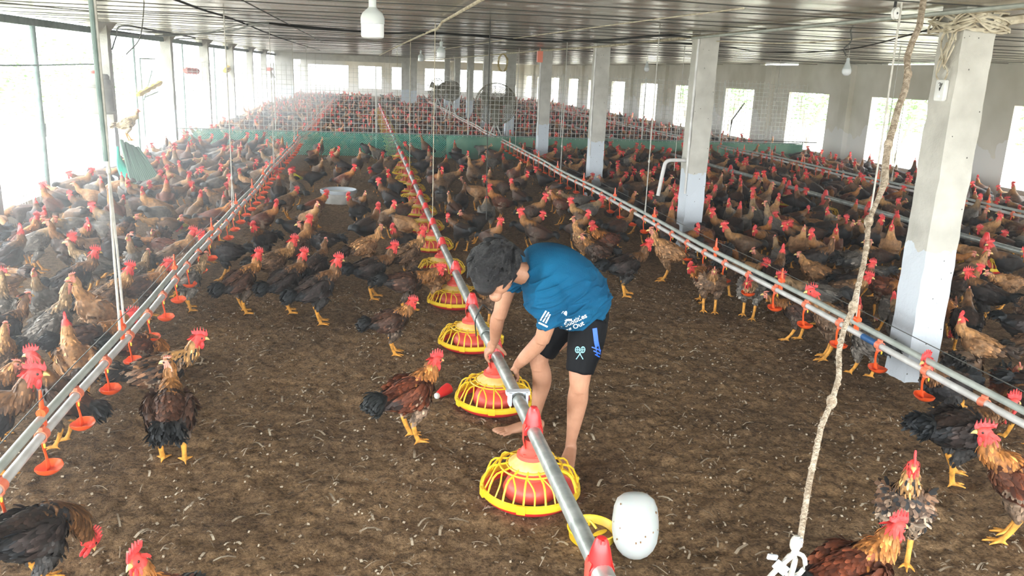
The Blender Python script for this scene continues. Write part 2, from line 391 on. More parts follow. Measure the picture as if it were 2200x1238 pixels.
# ------------------------------------------------------------------ columns
ORD = ['nearest','second','third','fourth','fifth','sixth','seventh','eighth','ninth','tenth','eleventh','twelfth','thirteenth','fourteenth','fifteenth','sixteenth','seventeenth','eighteenth','nineteenth','twentieth']
for t_ in ('twenty','thirty'): ORD += [t_+'-'+x for x in ('first','second','third','fourth','fifth','sixth','seventh','eighth','ninth')] + ([ 'thirtieth'] if t_=='twenty' else ['fortieth'])
def column_bm(h, s, rs, n=26):
    bm = bmesh.new(); rings = []
    for k in range(n+1):
        z = -.05 + (h+.05)*k/n; j = lambda: rs.uniform(-.005, .005)
        rings.append([bm.verts.new((sx*s+j(), sy*s+j(), z)) for sx, sy in ((-1,-1),(0,-1),(1,-1),(1,0),(1,1),(0,1),(-1,1),(-1,0))])
    for a, b in zip(rings, rings[1:]):
        for j in range(8): bm.faces.new((a[j], a[(j+1)%8], b[(j+1)%8], b[j]))
    bm.faces.new(rings[0]); bm.faces.new(rings[-1])
    return bm
rc = random.Random(11)
for i, y in enumerate(COLY):
    t = thing('concrete_column', '%s concrete column with whitewashed foot in the row beside the column-side drinker line' % (ORD[i] if i else 'nearest'), 'column', (COLX+.09, y, 0), 0, 'concrete columns down the middle of the barn')
    obj('shaft', column_bm(2.5, .115, rc), M['column'], t, smooth=False)
    if i in (1, 2, 3, 4, 5):
        bm = bmesh.new(); loft(bm, [(-.125, -.10, .7), (-.13, -.10, 1.5), (-.125, -.10, 2.48)], .014, n=8); obj('conduit', bm, M['pvc'], t)
for i, y in enumerate(LCY):
    t = thing('concrete_post', '%s pale concrete post standing along the bright open side' % ORD[i], 'post', (LCX, y, 0), 0, 'concrete posts along the open side')
    obj('shaft', column_bm(2.5, .105 if i else .12, rc), M['column'], t, smooth=False)
    bm = bmesh.new(); lathe(bm, [(.0, -.16), (.11, -.16), (.24, 0), (0, 0)], 4, (0, 0, 2.5)); obj('capital', bm, M['concrete'], t, smooth=False)
for i, (y, r) in enumerate([(11.8, .035), (16.6, .02), (20.9, .018), (25.2, .018)]):
    bm = bmesh.new(); loft(bm, [(-4.12, y, -.05), (-4.11, y, 1.2), (-4.1, y, 2.36)], r, n=10)
    if i == 0: loft(bm, [(-4.12, y, .95), (-4.115, y, 1.12)], r*1.5, n=10)
    tag(obj('steel_pole', bm, M['steelgreen']), '%s thin green steel pole between the posts of the open side' % ORD[i], 'pole', 'steel poles of the open side')
bm = bmesh.new(); loft(bm, [(-4.08, y, 1.86+.01*math.sin(y)) for y in np.linspace(6, 14.2, 18)], .012, n=6)
tag(obj('wire_line', bm, M['steelgreen']), 'green wire stretched across the first open bay at head height', 'wire')
bm = bmesh.new()   # gate frame standing outside the post
for a, b in (((-4.2,17.4,.5),(-4.2,17.4,1.98)), ((-4.2,17.4,1.98),(-4.2,18.6,1.98)), ((-4.2,18.3,1.75),(-4.2,17.5,1.2)), ((-4.2,17.6,1.25),(-4.2,18.7,1.32))):
    loft(bm, [a, b], .016, n=6)
tag(obj('gate_frame', bm, M['steelgreen']), 'thin bent green metal frame beside the third open-side post', 'frame')
# low wire netting along the open side
bm = bmesh.new(); rn = random.Random(4)
for k in range(150):
    y = 7+k*.09+rn.uniform(-.02,.02); x = XL+.03
    loft(bm, [(x, y, .42), (x+.06*rn.random(), y+.02, .25), (x+.05, y-.02, 0)], .004, n=4)
for z in (.15, .3, .43): loft(bm, [(XL+.04, y, z) for y in (7, 12, 16, 20.5)], .004, n=4)
tag(obj('wire_netting', bm, M['meshwire']), 'low slack wire netting along the foot of the open side', 'netting')

# plants seen through the openings
def bush(name, label, c, r, n, seed, grp, leaf=.16):
    rs = np.random.RandomState(seed); t = thing(name, label, 'bush', (c[0], c[1], -.12), 0, grp)
    bm = bmesh.new()
    for i in range(n):
        u = rs.normal(size=3); u /= np.linalg.norm(u); u *= rs.rand()**.4
        p = Vector((u[0]*r[0], u[1]*r[1], max(.1, c[2]+.12+u[2]*r[2])))
        q = Matrix.Rotation(rs.uniform(0, 6.3), 3, 'Z') @ Matrix.Rotation(rs.uniform(-1, 1), 3, 'X'); L = leaf*rs.uniform(.7, 1.3)
        vs_ = [bm.verts.new(p + q @ Vector(k)) for k in ((-L*.5,0,0),(0,L*.22,.02),(L*.5,0,-.02),(0,-L*.22,.02))]
        bm.faces.new(vs_)
    obj('foliage', bm, M['leaf'], t, smooth=False)
    bm = bmesh.new(); 
    for a in range(4): loft(bm, curve_pts([(0,0,0), (.2*math.cos(a*1.6)*r[0], .2*math.sin(a*1.6)*r[1], c[2]*.6), (.5*math.cos(a*1.6)*r[0], .5*math.sin(a*1.6)*r[1], c[2]+.3*r[2])], 3), [.05]*6+[.02], n=6)
    obj('stem', bm, M['bark'], t)
for i, (x, y) in enumerate([(-7.5, 11.5), (-8.2, 15.5), (-8.6, 20), (-9, 26), (-9.5, 33)]):
    bush('leafy_bush', '%s leafy bush standing outside the open side' % ORD[i], (x, y, 1.3), (1.3, 2.0, 1.3), 900, i, 'bushes outside the open side')
for i, (x, y) in enumerate([(14.6, 15.4), (15.0, 21.5), (15.2, 26.8), (15.5, 34), (17.5, 44)]):
    bush('garden_bush', '%s green bush growing outside the window wall' % ORD[i], (x, y, 1.6), (1.3, 1.7, 1.0), 800, 20+i, 'bushes outside the window wall', .2)

# ------------------------------------------------------------------ cross fence with green netting
FY = 19.2
fen = thing('mesh_fence', 'wire grid fence with green netting foot across the whole barn', 'fence', (0, FY, 0))
bm = bmesh.new()
for k in range(143):
    x = -3.9+k*.103; h = 2.0 if x > -1.8 else 1.95
    box(bm, x-.004, x+.004, -.003, .003, .5, h)
for k in range(15): box(bm, -3.9, 10.7, -.003, .003, .55+k*.1-.004, .55+k*.1+.004)
obj('wire_grid', bm, M['meshwire'], fen, smooth=False)
bm = bmesh.new()
for k in range(-14, 130):       # diamond lattice of the coarse net, open side half
    for s in (-1, 1):
        x0 = -4.0+k*.05; x1 = x0+.52*s
        if s < 0: x0 += .52; x1 += .52
        pts = [(x0, 0, .02), (x1, 0, .53)]
        if min(x0, x1) < -4.05 or max(x0, x1) > 2.3: continue
        loft(bm, pts, .006, n=4)
obj('green_net', bm, M['net'], fen, smooth=False)
bm = bmesh.new()
n_ = 70; v0 = []
for k in range(n_+1):
    x = 1.9+8.9*k/n_; yy = .03*math.sin(k*.9)+.02*math.sin(k*2.3)
    v0.append((bm.verts.new((x, yy, 0)), bm.verts.new((x, yy*.3-.01, .3)), bm.verts.new((x, 0, .53+.012*math.sin(k*.6)))))
for a, b in zip(v0, v0[1:]):
    bm.faces.new((a[0], b[0], b[1], a[1])); bm.faces.new((a[1], b[1], b[2], a[2]))
me_ = obj('green_sheet', bm, noisy('faded_green_sheet', (.10,.26,.18), (.24,.40,.27), 2.2, .8), fen)
md = me_.modifiers.new('thick', 'SOLIDIFY'); md.thickness = .006
bm = bmesh.new(); loft(bm, [(-4.0,0,.54),(1.9,0,.54),(10.8,0,.54)], .012, n=6); obj('top_rail', bm, M['steelgreen'], fen)
for x in (-4.0, -1.9, .3, 2.4, 4.6, 6.6, 8.6, 10.8):
    bm = bmesh.new(); loft(bm, [(x,.02,0),(x,.02,2.0 if x < 10 else .6)], .013, n=6); obj('fence_post', bm, M['meshwire'], fen)
bm = bmesh.new()   # rebar stub over the net near the windows
loft(bm, [(9.0,18.9,.62),(11.0,18.9,.60)], .012, n=6)
tag(obj('steel_rod', bm, M['wire']), 'thin steel rod lying level above the green sheet below a window', 'rod')
bm = bmesh.new(); loft(bm, [(9.4,20.5,.1),(9.45,20.5,1.0),(9.75,20.5,1.45)], .02, n=6)
tag(obj('wall_prop', bm, M['wire']), 'thin leaning stick against the window wall behind the fence', 'stick')

# ------------------------------------------------------------------ feeder lines
def bent(pts, name, r, mat, parent=None, n=8, per=6):
    bm = bmesh.new(); loft(bm, curve_pts(pts, per), r, n=n); return obj(name, bm, mat, parent)
def feeder_line(x, prof, label, ydome):
    t = thing('feeder_line', label, 'feeder pipe', (x, prof[0][0], 0))
    y0 = prof[0][0]; bm = bmesh.new()
    pts = curve_pts([(0, y-y0, z) for y, z in prof], 5); loft(bm, pts, .0335, n=18)
    obj('auger_pipe', bm, M['galv'], t)
    for y, z in ydome:
        bm = bmesh.new(); lathe(bm, [(.036,-.05),(.040,-.05),(.040,.05),(.036,.05)], 18)
        bmesh.ops.rotate(bm, verts=bm.verts, matrix=Matrix.Rotation(PI/2, 3, 'X')); bmesh.ops.translate(bm, verts=bm.verts, vec=(0, y-y0, z))
        obj('pipe_coupler', bm, M['galv'], t)
    return t
def zprof(prof, y):
    for (a, za), (b, zb) in zip(prof, prof[1:]):
        if y <= b: return za+(zb-za)*(y-a)/(b-a)
    return prof[-1][1]
PROF = [(1.2,.372),(2.5,.366),(4.1,.352),(5.6,.315),(8,.285),(12,.27),(20,.26),(30,.26),(41.5,.26)]
FL1 = feeder_line(.785, PROF, 'galvanised feeder pipe running down the barn past the bending worker', [(2.33,.37),(5.1,.33),(8.4,.283)])
PROF2 = [(7.2,.34),(9,.335),(14,.33),(20,.31),(41.5,.28)]
feeder_line(6.95, PROF2, 'dull feeder pipe between the columns and the window wall', [(9.7,.335),(13.2,.33)])
# white wrap and bracket on the near pipe
t = thing('pipe_bracket', 'white bracket strapped round the feeder pipe above a yellow grill pan', 'bracket', (.785, 3.93, .355))
bm = bmesh.new(); box(bm, -.062, .062, -.012, .03, .022, .042); box(bm, -.05, -.036, -.03, .03, -.03, .04); box(bm, .036, .05, -.03, .03, -.03, .04)
bmesh.ops.bevel(bm, geom=bm.edges[:], offset=.004, segments=1); obj('plate', bm, M['bluewhite'], t, smooth=False)
bm = bmesh.new(); loft(bm, [(.038*math.cos(a*PI/6), -.02, .038*math.sin(a*PI/6)) for a in range(12)], .004, n=6, closed=True); obj('tie_wire', bm, M['wire'], t)
# black hanger loop round the pipe further up
bm = bmesh.new()
loft(bm, curve_pts([(-.04,0,-.06),(-.05,0,.05),(-.02,0,.13),(0,0,.16),(.03,.02,.13),(.1,.03,.06),(.1,.03,-.03),(.08,.03,-.06)], 5), .0045, n=6)
o = obj('hanger_loop', bm, M['cable']); o.location = (.785, 5.25, .325)
tag(o, 'bent black wire loop hooked round the feeder pipe behind the worker', 'wire loop')
bent([(1.30,8.8,2.5),(1.31,8.82,1.4),(1.33,8.85,.42)], 'thin_rope', .005, M['darkcord'])
tag(bpy.data.objects['thin_rope'], 'thin dark rope hanging from the ceiling behind the worker', 'rope')

def make_pan():
    t = thing('feeder_pan', '', 'feeder', (0,0,0))
    bm = bmesh.new(); lathe(bm, [(0,.004),(.10,.0),(.19,.004),(.225,.03),(.236,.055),(.229,.055),(.215,.034),(.18,.014),(.10,.012),(0,.014)], 40); obj('tray', bm, M['red'], t)
    bm = bmesh.new(); lathe(bm, [(0,.03),(.09,.032),(.17,.024),(.205,.028),(.205,.02),(0,.02)], 28); obj('feed', bm, M['feed'], t)
    bm = bmesh.new(); lathe(bm, [(.228,.052),(.240,.048),(.245,.058),(.242,.078),(.232,.084),(.224,.078),(.228,.052)], 44)
    for k in range(6):
        a = k*PI/3+.26; c = Vector((.243*math.cos(a), .243*math.sin(a), .066))
        b2 = bmesh.new(); box(b2, -.006, .006, -.02, .02, -.02, .022)
        bmesh.ops.rotate(b2, verts=b2.verts, matrix=Matrix.Rotation(a, 3, 'Z')); bmesh.ops.translate(b2, verts=b2.verts, vec=c)
        mm = bpy.data.meshes.new('x'); b2.to_mesh(mm); b2.free(); bm.from_mesh(mm); bpy.data.meshes.remove(mm)
    for k in range(14):
        a = 2*PI*k/14; ca, sa = math.cos(a), math.sin(a)
        pr = [(.232,.078),(.222,.115),(.206,.152),(.186,.170),(.155,.176),(.115,.185),(.082,.196)]
        loft(bm, [(r*ca, r*sa, z) for r, z in pr], .0052, n=6, up=(-sa, ca, 0))
        a2 = a+PI/14; c2, s2 = math.cos(a2), math.sin(a2)      # forked lower ribs
        loft(bm, curve_pts([(.150*ca, .150*sa, .176), (.168*math.cos(a+.08), .168*math.sin(a+.08), .172), (.198*c2, .198*s2, .135), (.226*c2, .226*s2, .08)], 3), .0042, n=5, up=(-s2, c2, 0))
    for r, z, q in ((.150,.178,.005),(.118,.185,.004)): loft(bm, [(r*math.cos(2*PI*j/36), r*math.sin(2*PI*j/36), z) for j in range(36)], q, n=6, closed=True)
    obj('grill', bm, M['yellow'], t)
    bm = bmesh.new(); lathe(bm, [(.118,.178),(.108,.192),(.082,.208),(.066,.222),(.060,.218),(.08,.2),(.112,.172)], 32); obj('collar', bm, M['palecone'], t)
    bm = bmesh.new(); lathe(bm, [(.128,.032),(.132,.062),(.112,.105),(.080,.122),(.078,.15),(.082,.172),(.06,.18),(.05,.1),(.1,.06),(.12,.03)], 32); obj('feed_cone', bm, M['redfade'], t)
    bm = bmesh.new(); lathe(bm, [(.064,.212),(.072,.222),(.070,.240),(.058,.246),(.050,.262),(.036,.275),(.034,.31),(.0,.31)], 28)
    for a in range(6): box(bm, .06*math.cos(a)-.006, .06*math.cos(a)+.014, .06*math.sin(a)-.005, .06*math.sin(a)+.005, .236, .25)
    for s in (-1, 1):       # two cheeks embracing the pipe
        loft(bm, [(s*.03,0,.25),(s*.044,0,.31),(s*.044,0,.37),(s*.036,0,.395)], [.004]*4, [.026,.030,.034,.03], n=8, up=(0,1,0))
    obj('drop_tube', bm, M['redfade'], t)
    bm = bmesh.new(); loft(bm, [(.037*math.cos(a*PI/10), -.034, .355+.037*math.sin(a*PI/10)) for a in range(-1, 12)], .008, .005, n=6, up=(0,1,0))
    loft(bm, [(.037*math.cos(a*PI/10), .034, .355+.037*math.sin(a*PI/10)) for a in range(-1, 12)], .008, .005, n=6, up=(0,1,0))
    lathe(bm, [(.046,.372),(.042,.392),(.034,.43),(.024,.462),(.016,.474),(0,.478)], 20)
    lathe(bm, [(.010,.462),(.006,.474),(0,.474)], 8, (0,-.02,0), 0)
    obj('cap', bm, M['red'], t)
    return t
pan0 = make_pan(); used = False
def place_pan(x, y, z, pz, label, grp):
    global used
    o = pan0 if not used else copy_tree(pan0); used = True
    s = pz/.355; o.location = (x, y, z); o.rotation_euler = (0, 0, random.uniform(-.15, .15)); o.scale = (1, 1, s)
    o['label'] = label; o['group'] = grp; return o
for k in range(34):
    y = 2.40+1.135*k + (.0 if k else -.02); h = zprof(PROF, y)
    sway = random.uniform(-.015, .015) if k > 3 else 0
    lab = '%s yellow grill feeder pan along the pipe beside the worker' % ORD[k]
    if k == 1: lab = 'nearest whole yellow grill feeder pan, beside the yellow bowl'
    if k == 2: lab = 'yellow grill feeder pan under the hands of the worker'
    place_pan(.785+sway, y, .0, h, lab, 'yellow grill feeder pans on the main pipe')
for k in range(29):
    y = 8.1+1.135*k
    place_pan(6.95, y, 0, zprof(PROF2, y), '%s yellow grill feeder pan on the pipe between columns and window wall' % ORD[k], 'yellow grill feeder pans near the window wall')

# ------------------------------------------------------------------ drinker lines
def cup_bms():
    bm = bmesh.new()        # cup with its strap
    for s in range(1):
        rings = []
        for r, z in ((.0,-.175),(.030,-.175),(.050,-.160),(.056,-.150),(.052,-.150),(.030,-.166),(0,-.168)):
            rings.append((r, z))
    lathe(bm, rings, 20, (.012, 0, 0))
    for v in bm.verts: v.co.y *= 1.18; v.co.z += (.010 if abs(v.co.y) > .045 and v.co.z > -.158 else 0)
    loft(bm, curve_pts([(.0,.0,-.018),(-.006,.012,-.06),(.0,.016,-.11),(.006,.012,-.165)], 4), .0045, [.014,.014,.013,.012,.011,.010,.009,.009,.010,.012,.016,.02,.024], n=8, up=(0,1,0))
    b2 = bmesh.new()        # clip round the pipe
    lathe(b2, [(.022,-.022),(.027,-.022),(.027,.022),(.022,.022)], 14); bmesh.ops.rotate(b2, verts=b2.verts, matrix=Matrix.Rotation(PI/2, 3, 'X'))
    box(b2, -.009, .009, -.016, .016, .02, .04); box(b2, -.012, .012, -.014, .014, -.034, -.018)
    b3 = bmesh.new(); lathe(b3, [(0,-.056),(.0035,-.053),(.0055,-.038),(.004,-.034),(0,-.034)], 8, (.010, -.016, 0))
    return bm, b2, b3
cb = cup_bms(); bmesh.ops.recalc_face_normals(cb[0], faces=cb[0].faces[:])
def tomesh(name, bm, mat):
    bmesh.ops.recalc_face_normals(bm, faces=bm.faces[:]); me = bpy.data.meshes.new(name); bm.to_mesh(me); bm.free(); me.shade_smooth()
    try: me.set_sharp_from_angle(angle=math.radians(40))
    except Exception: pass
    me.materials.append(mat); return me
ME_CUP, ME_CLIP, ME_NIP = tomesh('drip_cup', cb[0], M['orange']), tomesh('cup_clip', cb[1], M['clip']), tomesh('nipple', cb[2], M['brass'])
bm = bmesh.new()
loft(bm, [(0,0,-.03),(0,0,.02),(0,0,.06),(0,0,.11),(0,0,.155)], [.010,.012,.010,.008,.005], [.030,.026,.022,.014,.007], n=8, up=(0,1,0))
loft(bm, [(0,-.02,.055+0),(0,.02,.055)], .020, n=12)
ME_HC = tomesh('wire_cone', bm, M['orange'])
def drinker_line(x, y0, y1, ystart, label, zc=.42, cones=None, band=None, mirror=1):
    t = thing('drinker_line', label, 'drinker line', (x, y0, zc))
    bow = lambda y: .012*math.sin(y*.9)+.008*math.sin(y*2.1)
    zz = lambda y: .006*math.sin(y*1.3+x)
    ys = np.arange(0, y1-y0+.01, .5)
    bm = bmesh.new(); loft(bm, [(bow(y), y, zz(y)) for y in ys], .0195, n=12); obj('water_pipe', bm, M['pvc'], t)
    bm = bmesh.new(); loft(bm, [(bow(y)+.012*mirror, y, zz(y)+.057) for y in ys], .0185, n=12); obj('support_pipe', bm, M['greypipe'], t)
    bm = bmesh.new(); loft(bm, [(bow(y)+.004, y, zz(y)+.155) for y in ys], .0028, n=5); obj('shock_wire', bm, M['wire'], t)
    k = 0; y = ystart-y0; n = 0
    rest_c, rest_k, rest_w = bmesh.new(), bmesh.new(), None
    while y < y1-y0-.1:
        p = (bow(y), y, zz(y))
        if n < 90:
            for nm, me in (('drip_cup', ME_CUP), ('cup_clip', ME_CLIP)):
                o = link(nm, me, None, t, p)
                if nm == 'drip_cup': cup = o; o.rotation_euler = (0, 0, random.uniform(-.12, .12)+(0 if mirror > 0 else PI*0))
            if y+y0 < 12: link('nipple', ME_NIP, None, cup, (0, 0, 0))
        n += 1; y += .455
    cs = cones or [ystart+.2+1.28*i for i in range(24)]
    for y in cs:
        y -= y0
        if 0 < y < y1-y0: link('wire_cone', ME_HC, None, t, (bow(y)+.008*mirror, y, zz(y)+.03))
    if band:
        bm = bmesh.new(); a, b = band[0]-y0, band[1]-y0; loft(bm, [(bow(a), a, zz(a)), (bow(b), b, zz(b))], .0212, n=12); obj('tape_band', bm, M['blueband'], t)
    return t
DL = []
DL.append(drinker_line(-1.36, 1.5, 41.5, 2.62, 'drinker line with orange cups nearest the bright open side', cones=[2.3,3.58,4.8,6.3,7.8,9.3,10.6,11.9,13.2,14.5,15.8,17.1,18.4,20,22,24,26], mirror=-1))
DL.append(drinker_line(3.19, 1.8, 41.5, 2.62, 'drinker line with orange cups passing close beside the concrete columns', cones=[3.2,4.72,5.75,6.95,8.7,10.2,11.8,13.4,15,16.6,18.2,20,22,24,26], band=(4.42,4.62)))
DL.append(drinker_line(8.55, 7.0, 41.5, 7.3, 'drinker line with orange cups closest to the window wall'))

# cords that carry the lines
def hang(x, y, z0, label, grp, fork=.9, mat='cord', r=.006, name='hanging_cord'):
    bm = bmesh.new()
    loft(bm, [(x,y,2.5),(x+.004,y,1.6),(x,y,z0+fork)], r, n=6)
    for s in (-1, 1): loft(bm, curve_pts([(x,y,z0+fork),(x+.006*s,y+.012*s,z0+fork*.5),(x+.004*s,y+.03*s,z0)], 3), r*.8, n=5)
    ell(bm, (x, y, z0+fork), (.014,.014,.026), seg=8)
    o = obj(name, bm, M[mat]); o.parent = grp; o.location = -grp.location
ys_h = [4.8, 9.05, 13.3, 17.5, 21.8, 26.0, 30.3]
for i, y in enumerate(ys_h):
    if i: hang(-1.36, y, .46, '', DL[0], .35)
    hang(3.20, y-.05, .46, '', DL[1], .62 if i < 2 else .4)
    hang(8.55, y+3.2, .46, '', DL[2], .4)
hang(-1.36, 4.8, .5, '', DL[0], .9, 'cord', .009)
bm = bmesh.new(); loft(bm, [(-1.375,4.79,2.5),(-1.372,4.79,1.9),(-1.367,4.79,1.45)], .0125, n=8)
tag(obj('rubber_hose', bm, M['steelgreen']), 'dark green hose hanging down beside the nearest open-side cord', 'hose')
for i, y in enumerate([9.4, 14.2, 19.6, 25, 31]):
    bm = bmesh.new(); loft(bm, [(.785,y,2.5),(.785,y,zprof(PROF,y)+.03)], .005, n=5)
    o = obj('hanging_cord', bm, M['beige']); o.parent = FL1; o.location = -FL1.location
for i, (x, y) in enumerate([(5.3,13.6),(6.95,10.2),(6.95,16.5)]):
    bm = bmesh.new(); loft(bm, [(x,y,2.5),(x,y,.45)], .006, n=5)
    tag(obj('upright_rope', bm, M['cord']), '%s thin upright rope hanging among the birds past the columns' % ORD[i], 'rope', 'ropes past the columns')
# pulley at the top of the nearest column-side cord
t = thing('pulley', 'small white pulley wheel at the top of the nearest column-side cord', 'pulley', (3.17, 4.75, 2.43))
bm = bmesh.new(); lathe(bm, [(0,-.012),(.034,-.012),(.036,-.008),(.028,0),(.036,.008),(.034,.012),(0,.012)], 20); bmesh.ops.rotate(bm, verts=bm.verts, matrix=Matrix.Rotation(PI/2, 3, 'X') ); bmesh.ops.rotate(bm, verts=bm.verts, matrix=Matrix.Rotation(.5, 3, 'Z')); obj('wheel', bm, M['white'], t)
bm = bmesh.new(); lathe(bm, [(0,-.016),(.007,-.016),(.007,.016),(0,.016)], 10); bmesh.ops.rotate(bm, verts=bm.verts, matrix=Matrix.Rotation(PI/2, 3, 'X')); obj('axle', bm, M['black'], t)
bm = bmesh.new(); box(bm, -.008, .008, .014, .02, -.02, .07); obj('bracket', bm, M['black'], t, smooth=False)
# ------------------------------------------------------------------ cables, ropes and conduits near the ceiling
def cable(name, label, cat, pts, r, mat, grp=None):
    bm = bmesh.new(); loft(bm, curve_pts(pts, 8), r, n=7); tag(obj(name, bm, M[mat]), label, cat, grp)
cable('black_cable', 'thick black cable sagging across the barn under the ceiling', 'cable', [(-3.9,14.5,2.38),(-3.4,15.2,2.36),(-2.04,13.48,2.42),(-1.14,10.26,2.43),(-.75,10.5,2.42),(.3,10.9,2.41),(.78,10.6,2.43),(1.32,10.63,2.42),(2.32,11.2,2.41),(2.92,10.14,2.42),(3.1,8.6,2.43),(3.6,9.1,2.45)], .013, 'cable')
cable('black_lead', 'thinner black cable running just beside the thick sagging cable', 'cable', [(-3.9,14.5,2.42),(-2.6,14.2,2.39),(-1.3,10.6,2.44),(-.75,10.9,2.45),(.3,11.4,2.43),(1.32,10.9,2.44),(2.32,11.0,2.44),(3.0,10.6,2.41),(4.0,9.6,2.40),(5.5,11.1,2.40),(5.7,9.45,2.41),(3.95,5.35,2.42)], .007, 'cable')
cable('dark_line', 'dark line running lengthwise under the ceiling above the open-side drinkers', 'cable', [(-1.41,4.0,2.45),(-1.41,7.08,2.44),(-1.42,8.32,2.44),(-1.38,10.12,2.44),(-1.5,17.36,2.45),(-1.4,30,2.46)], .010, 'cable')
cable('thin_wire', 'thin dark wire slanting lengthwise near the hanging lamp', 'wire', [(-.91,4.5,2.47),(-.91,7.01,2.46),(-.86,10.61,2.45),(-.83,20,2.47)], .006, 'wire')
cable('post_cable', 'black cable looping from the nearest visible open-side post', 'cable', [(-3.85,14.3,2.1),(-3.8,14.4,2.3),(-3.5,13.6,2.44),(-3.13,14.1,2.41),(-3.0,16.5,2.38),(-3.8,18.8,2.4)], .012, 'cable')
cable('slack_wire', 'slack thin wire crossing the ceiling by the open side', 'wire', [(-4.0,7.9,2.44),(-3.35,8.89,2.45),(-2.6,9.3,2.43),(-1.71,9.47,2.45),(-.98,10.74,2.44),(.6,12,2.46)], .005, 'wire')
cable('dangling_wire', 'short curled wire end dangling between ceiling and open side', 'wire', [(-2.0,8.6,2.5),(-2.03,8.6,2.3),(-2.08,8.62,2.15),(-2.2,8.62,2.02)], .006, 'wire')
cable('feeder_conduit', 'pale conduit under the ceiling straight above the main feeder pipe', 'conduit', [(.79,3.8,2.46),(.79,5.7,2.46),(.79,8.6,2.455)], .013, 'beige')
cable('feeder_rope', 'pale knotted rope continuing the conduit above the main feeder pipe', 'rope', [(.79,8.55,2.46),(.785,9.2,2.41),(.78,10.2,2.42),(.76,18,2.44),(.75,30,2.46),(.75,38,2.47)], .013, 'beige')
cable('column_conduit', 'long pale conduit tied along the tops of the concrete columns', 'conduit', [(3.70,3.6,2.47),(3.69,9,2.46),(3.70,13,2.44),(3.70,18,2.455),(3.70,30,2.46),(3.70,41,2.47)], .017, 'beige')
cable('grey_conduit', 'grey conduit beside the pale one over the nearest columns', 'conduit', [(3.55,3.6,2.46),(3.58,6.5,2.45),(3.62,9.1,2.44)], .014, 'greypipe')
cable('tie_rope', 'frayed pale rope slanting under the foil near the nearest columns', 'rope', [(3.9,9.1,2.42),(4.4,8.3,2.4),(4.9,7.2,2.46),(5.2,6.6,2.47)], .007, 'beige')
cable('loose_twig', 'dangling dark twig-like wire under the foil past the columns', 'wire', [(4.5,7.4,2.5),(4.52,7.4,2.4),(4.46,7.4,2.33),(4.5,7.42,2.27)], .007, 'wire')
cable('cross_rope', 'thin rope stretched diagonally over the fan under the ceiling', 'rope', [(2.4,5.2,2.45),(2.2,7.5,2.44),(1.9,12,2.42),(1.6,20,2.40)], .005, 'beige')
# bundle of rope wound round the head of the nearest column
bm = bmesh.new(); rb = random.Random(9)
for k in range(16):
    a0 = rb.uniform(0, 6.3); pts = []
    for j in range(9):
        a = a0+j*.75; rr = .165+rb.uniform(-.015,.03)
        px = max(-rr, min(rr, rr*1.25*math.cos(a))); py = max(-rr, min(rr, rr*1.25*math.sin(a)))
        pts.append((px, py, 2.40+rb.uniform(-.05,.075)))
    loft(bm, curve_pts(pts, 3), .007, n=5)
for k in range(7):
    a = rb.uniform(0, 6.3); loft(bm, curve_pts([(-.13,-.12+.2*rb.random(),2.42),(-.15,-.1+.15*rb.random(),2.3),(-.14-.03*rb.random(),-.05+.1*rb.random(),2.2-.1*rb.random())], 4), .0055, n=5)
loft(bm, curve_pts([(.1,-.15,2.42),(.4,-.1,2.46),(.7,0,2.44),(1.0,.1,2.47)], 5), [.03]*5+[.024]*6+[.01]*5, n=7)
o = obj('rope_bundle', bm, M['beige']); o.location = (COLX+.09, COLY[0], 0)
tag(o, 'tangle of pale rope wound round the head of the nearest concrete column', 'rope')
# slanting jute rope with its white tied hook
A, B = Vector((2.92, 4.15, 2.47)), Vector((1.445, 2.285, .488))
pts = [A.lerp(B, k/26)+Vector((.012*math.sin(k*1.3), .01*math.sin(k*2.1), -.05*math.sin(PI*k/26))) for k in range(27)]
bm = bmesh.new()
loft(bm, pts, [.016 if k < 12 else .0105 for k in range(27)], n=8)
for s in range(2):
    loft(bm, [p+Vector((.008*math.cos(k*2.2+s*PI), .008*math.sin(k*2.2+s*PI), 0)) for k, p in enumerate(curve_pts(pts, 4))], .006, n=5)
for k in (5, 9, 13, 17, 21): ell(bm, pts[k], (.02,.02,.03), seg=8)
tag(obj('jute_rope', bm, M['rope']), 'long frayed jute rope slanting from the ceiling down to a white knot', 'rope')
bh = bmesh.new()
loft(bh, [B+Vector((.0+.0*j, 0, 0))+Vector((.04*math.cos(j*PI/7), -.01, -.085+.045*math.sin(j*PI/7))) for j in range(14)], .0085, n=7, closed=True)
loft(bh, curve_pts([B+Vector((0,0,.02)), B+Vector((-.01,-.01,-.04)), B+Vector((-.06,-.02,-.08)), B+Vector((-.11,-.03,-.13)), B+Vector((-.14,-.04,-.18))], 4), .009, n=7)
loft(bh, curve_pts([B+Vector((0,0,.02)), B+Vector((.0,-.01,-.06)), B+Vector((-.015,-.02,-.12)), B+Vector((-.03,-.02,-.2))], 4), .010, n=7)
ell(bh, B+Vector((0,0,-.01)), (.02,.02,.032), seg=10)
tw = thing('tied_hook', 'white strip and ring knotted to the bottom end of the jute rope', 'hook', (0,0,0))
obj('cord_ring', bh, M['cord'], tw)
for c, sz, rz in (((-.055,-.02,-.085),(.028,.004,.017),.7), ((-.005,-.03,-.155),(.012,.005,.040),.1), ((.006,-.008,-.0),(.011,.007,.016),0), ((-.080,0,-.055),(.018,.004,.009),.2)):
    bh = bmesh.new(); m4 = Matrix.Translation(B+Vector(c)) @ Matrix.Rotation(rz, 4, 'Y') @ Matrix.Diagonal((sz[0]*2, sz[1]*2, sz[2]*2, 1)); bmesh.ops.create_cube(bh, size=1, matrix=m4)
    bmesh.ops.bevel(bh, geom=bh.edges[:], offset=.0015, segments=1); obj('white_strip', bh, M['bluewhite'], tw)

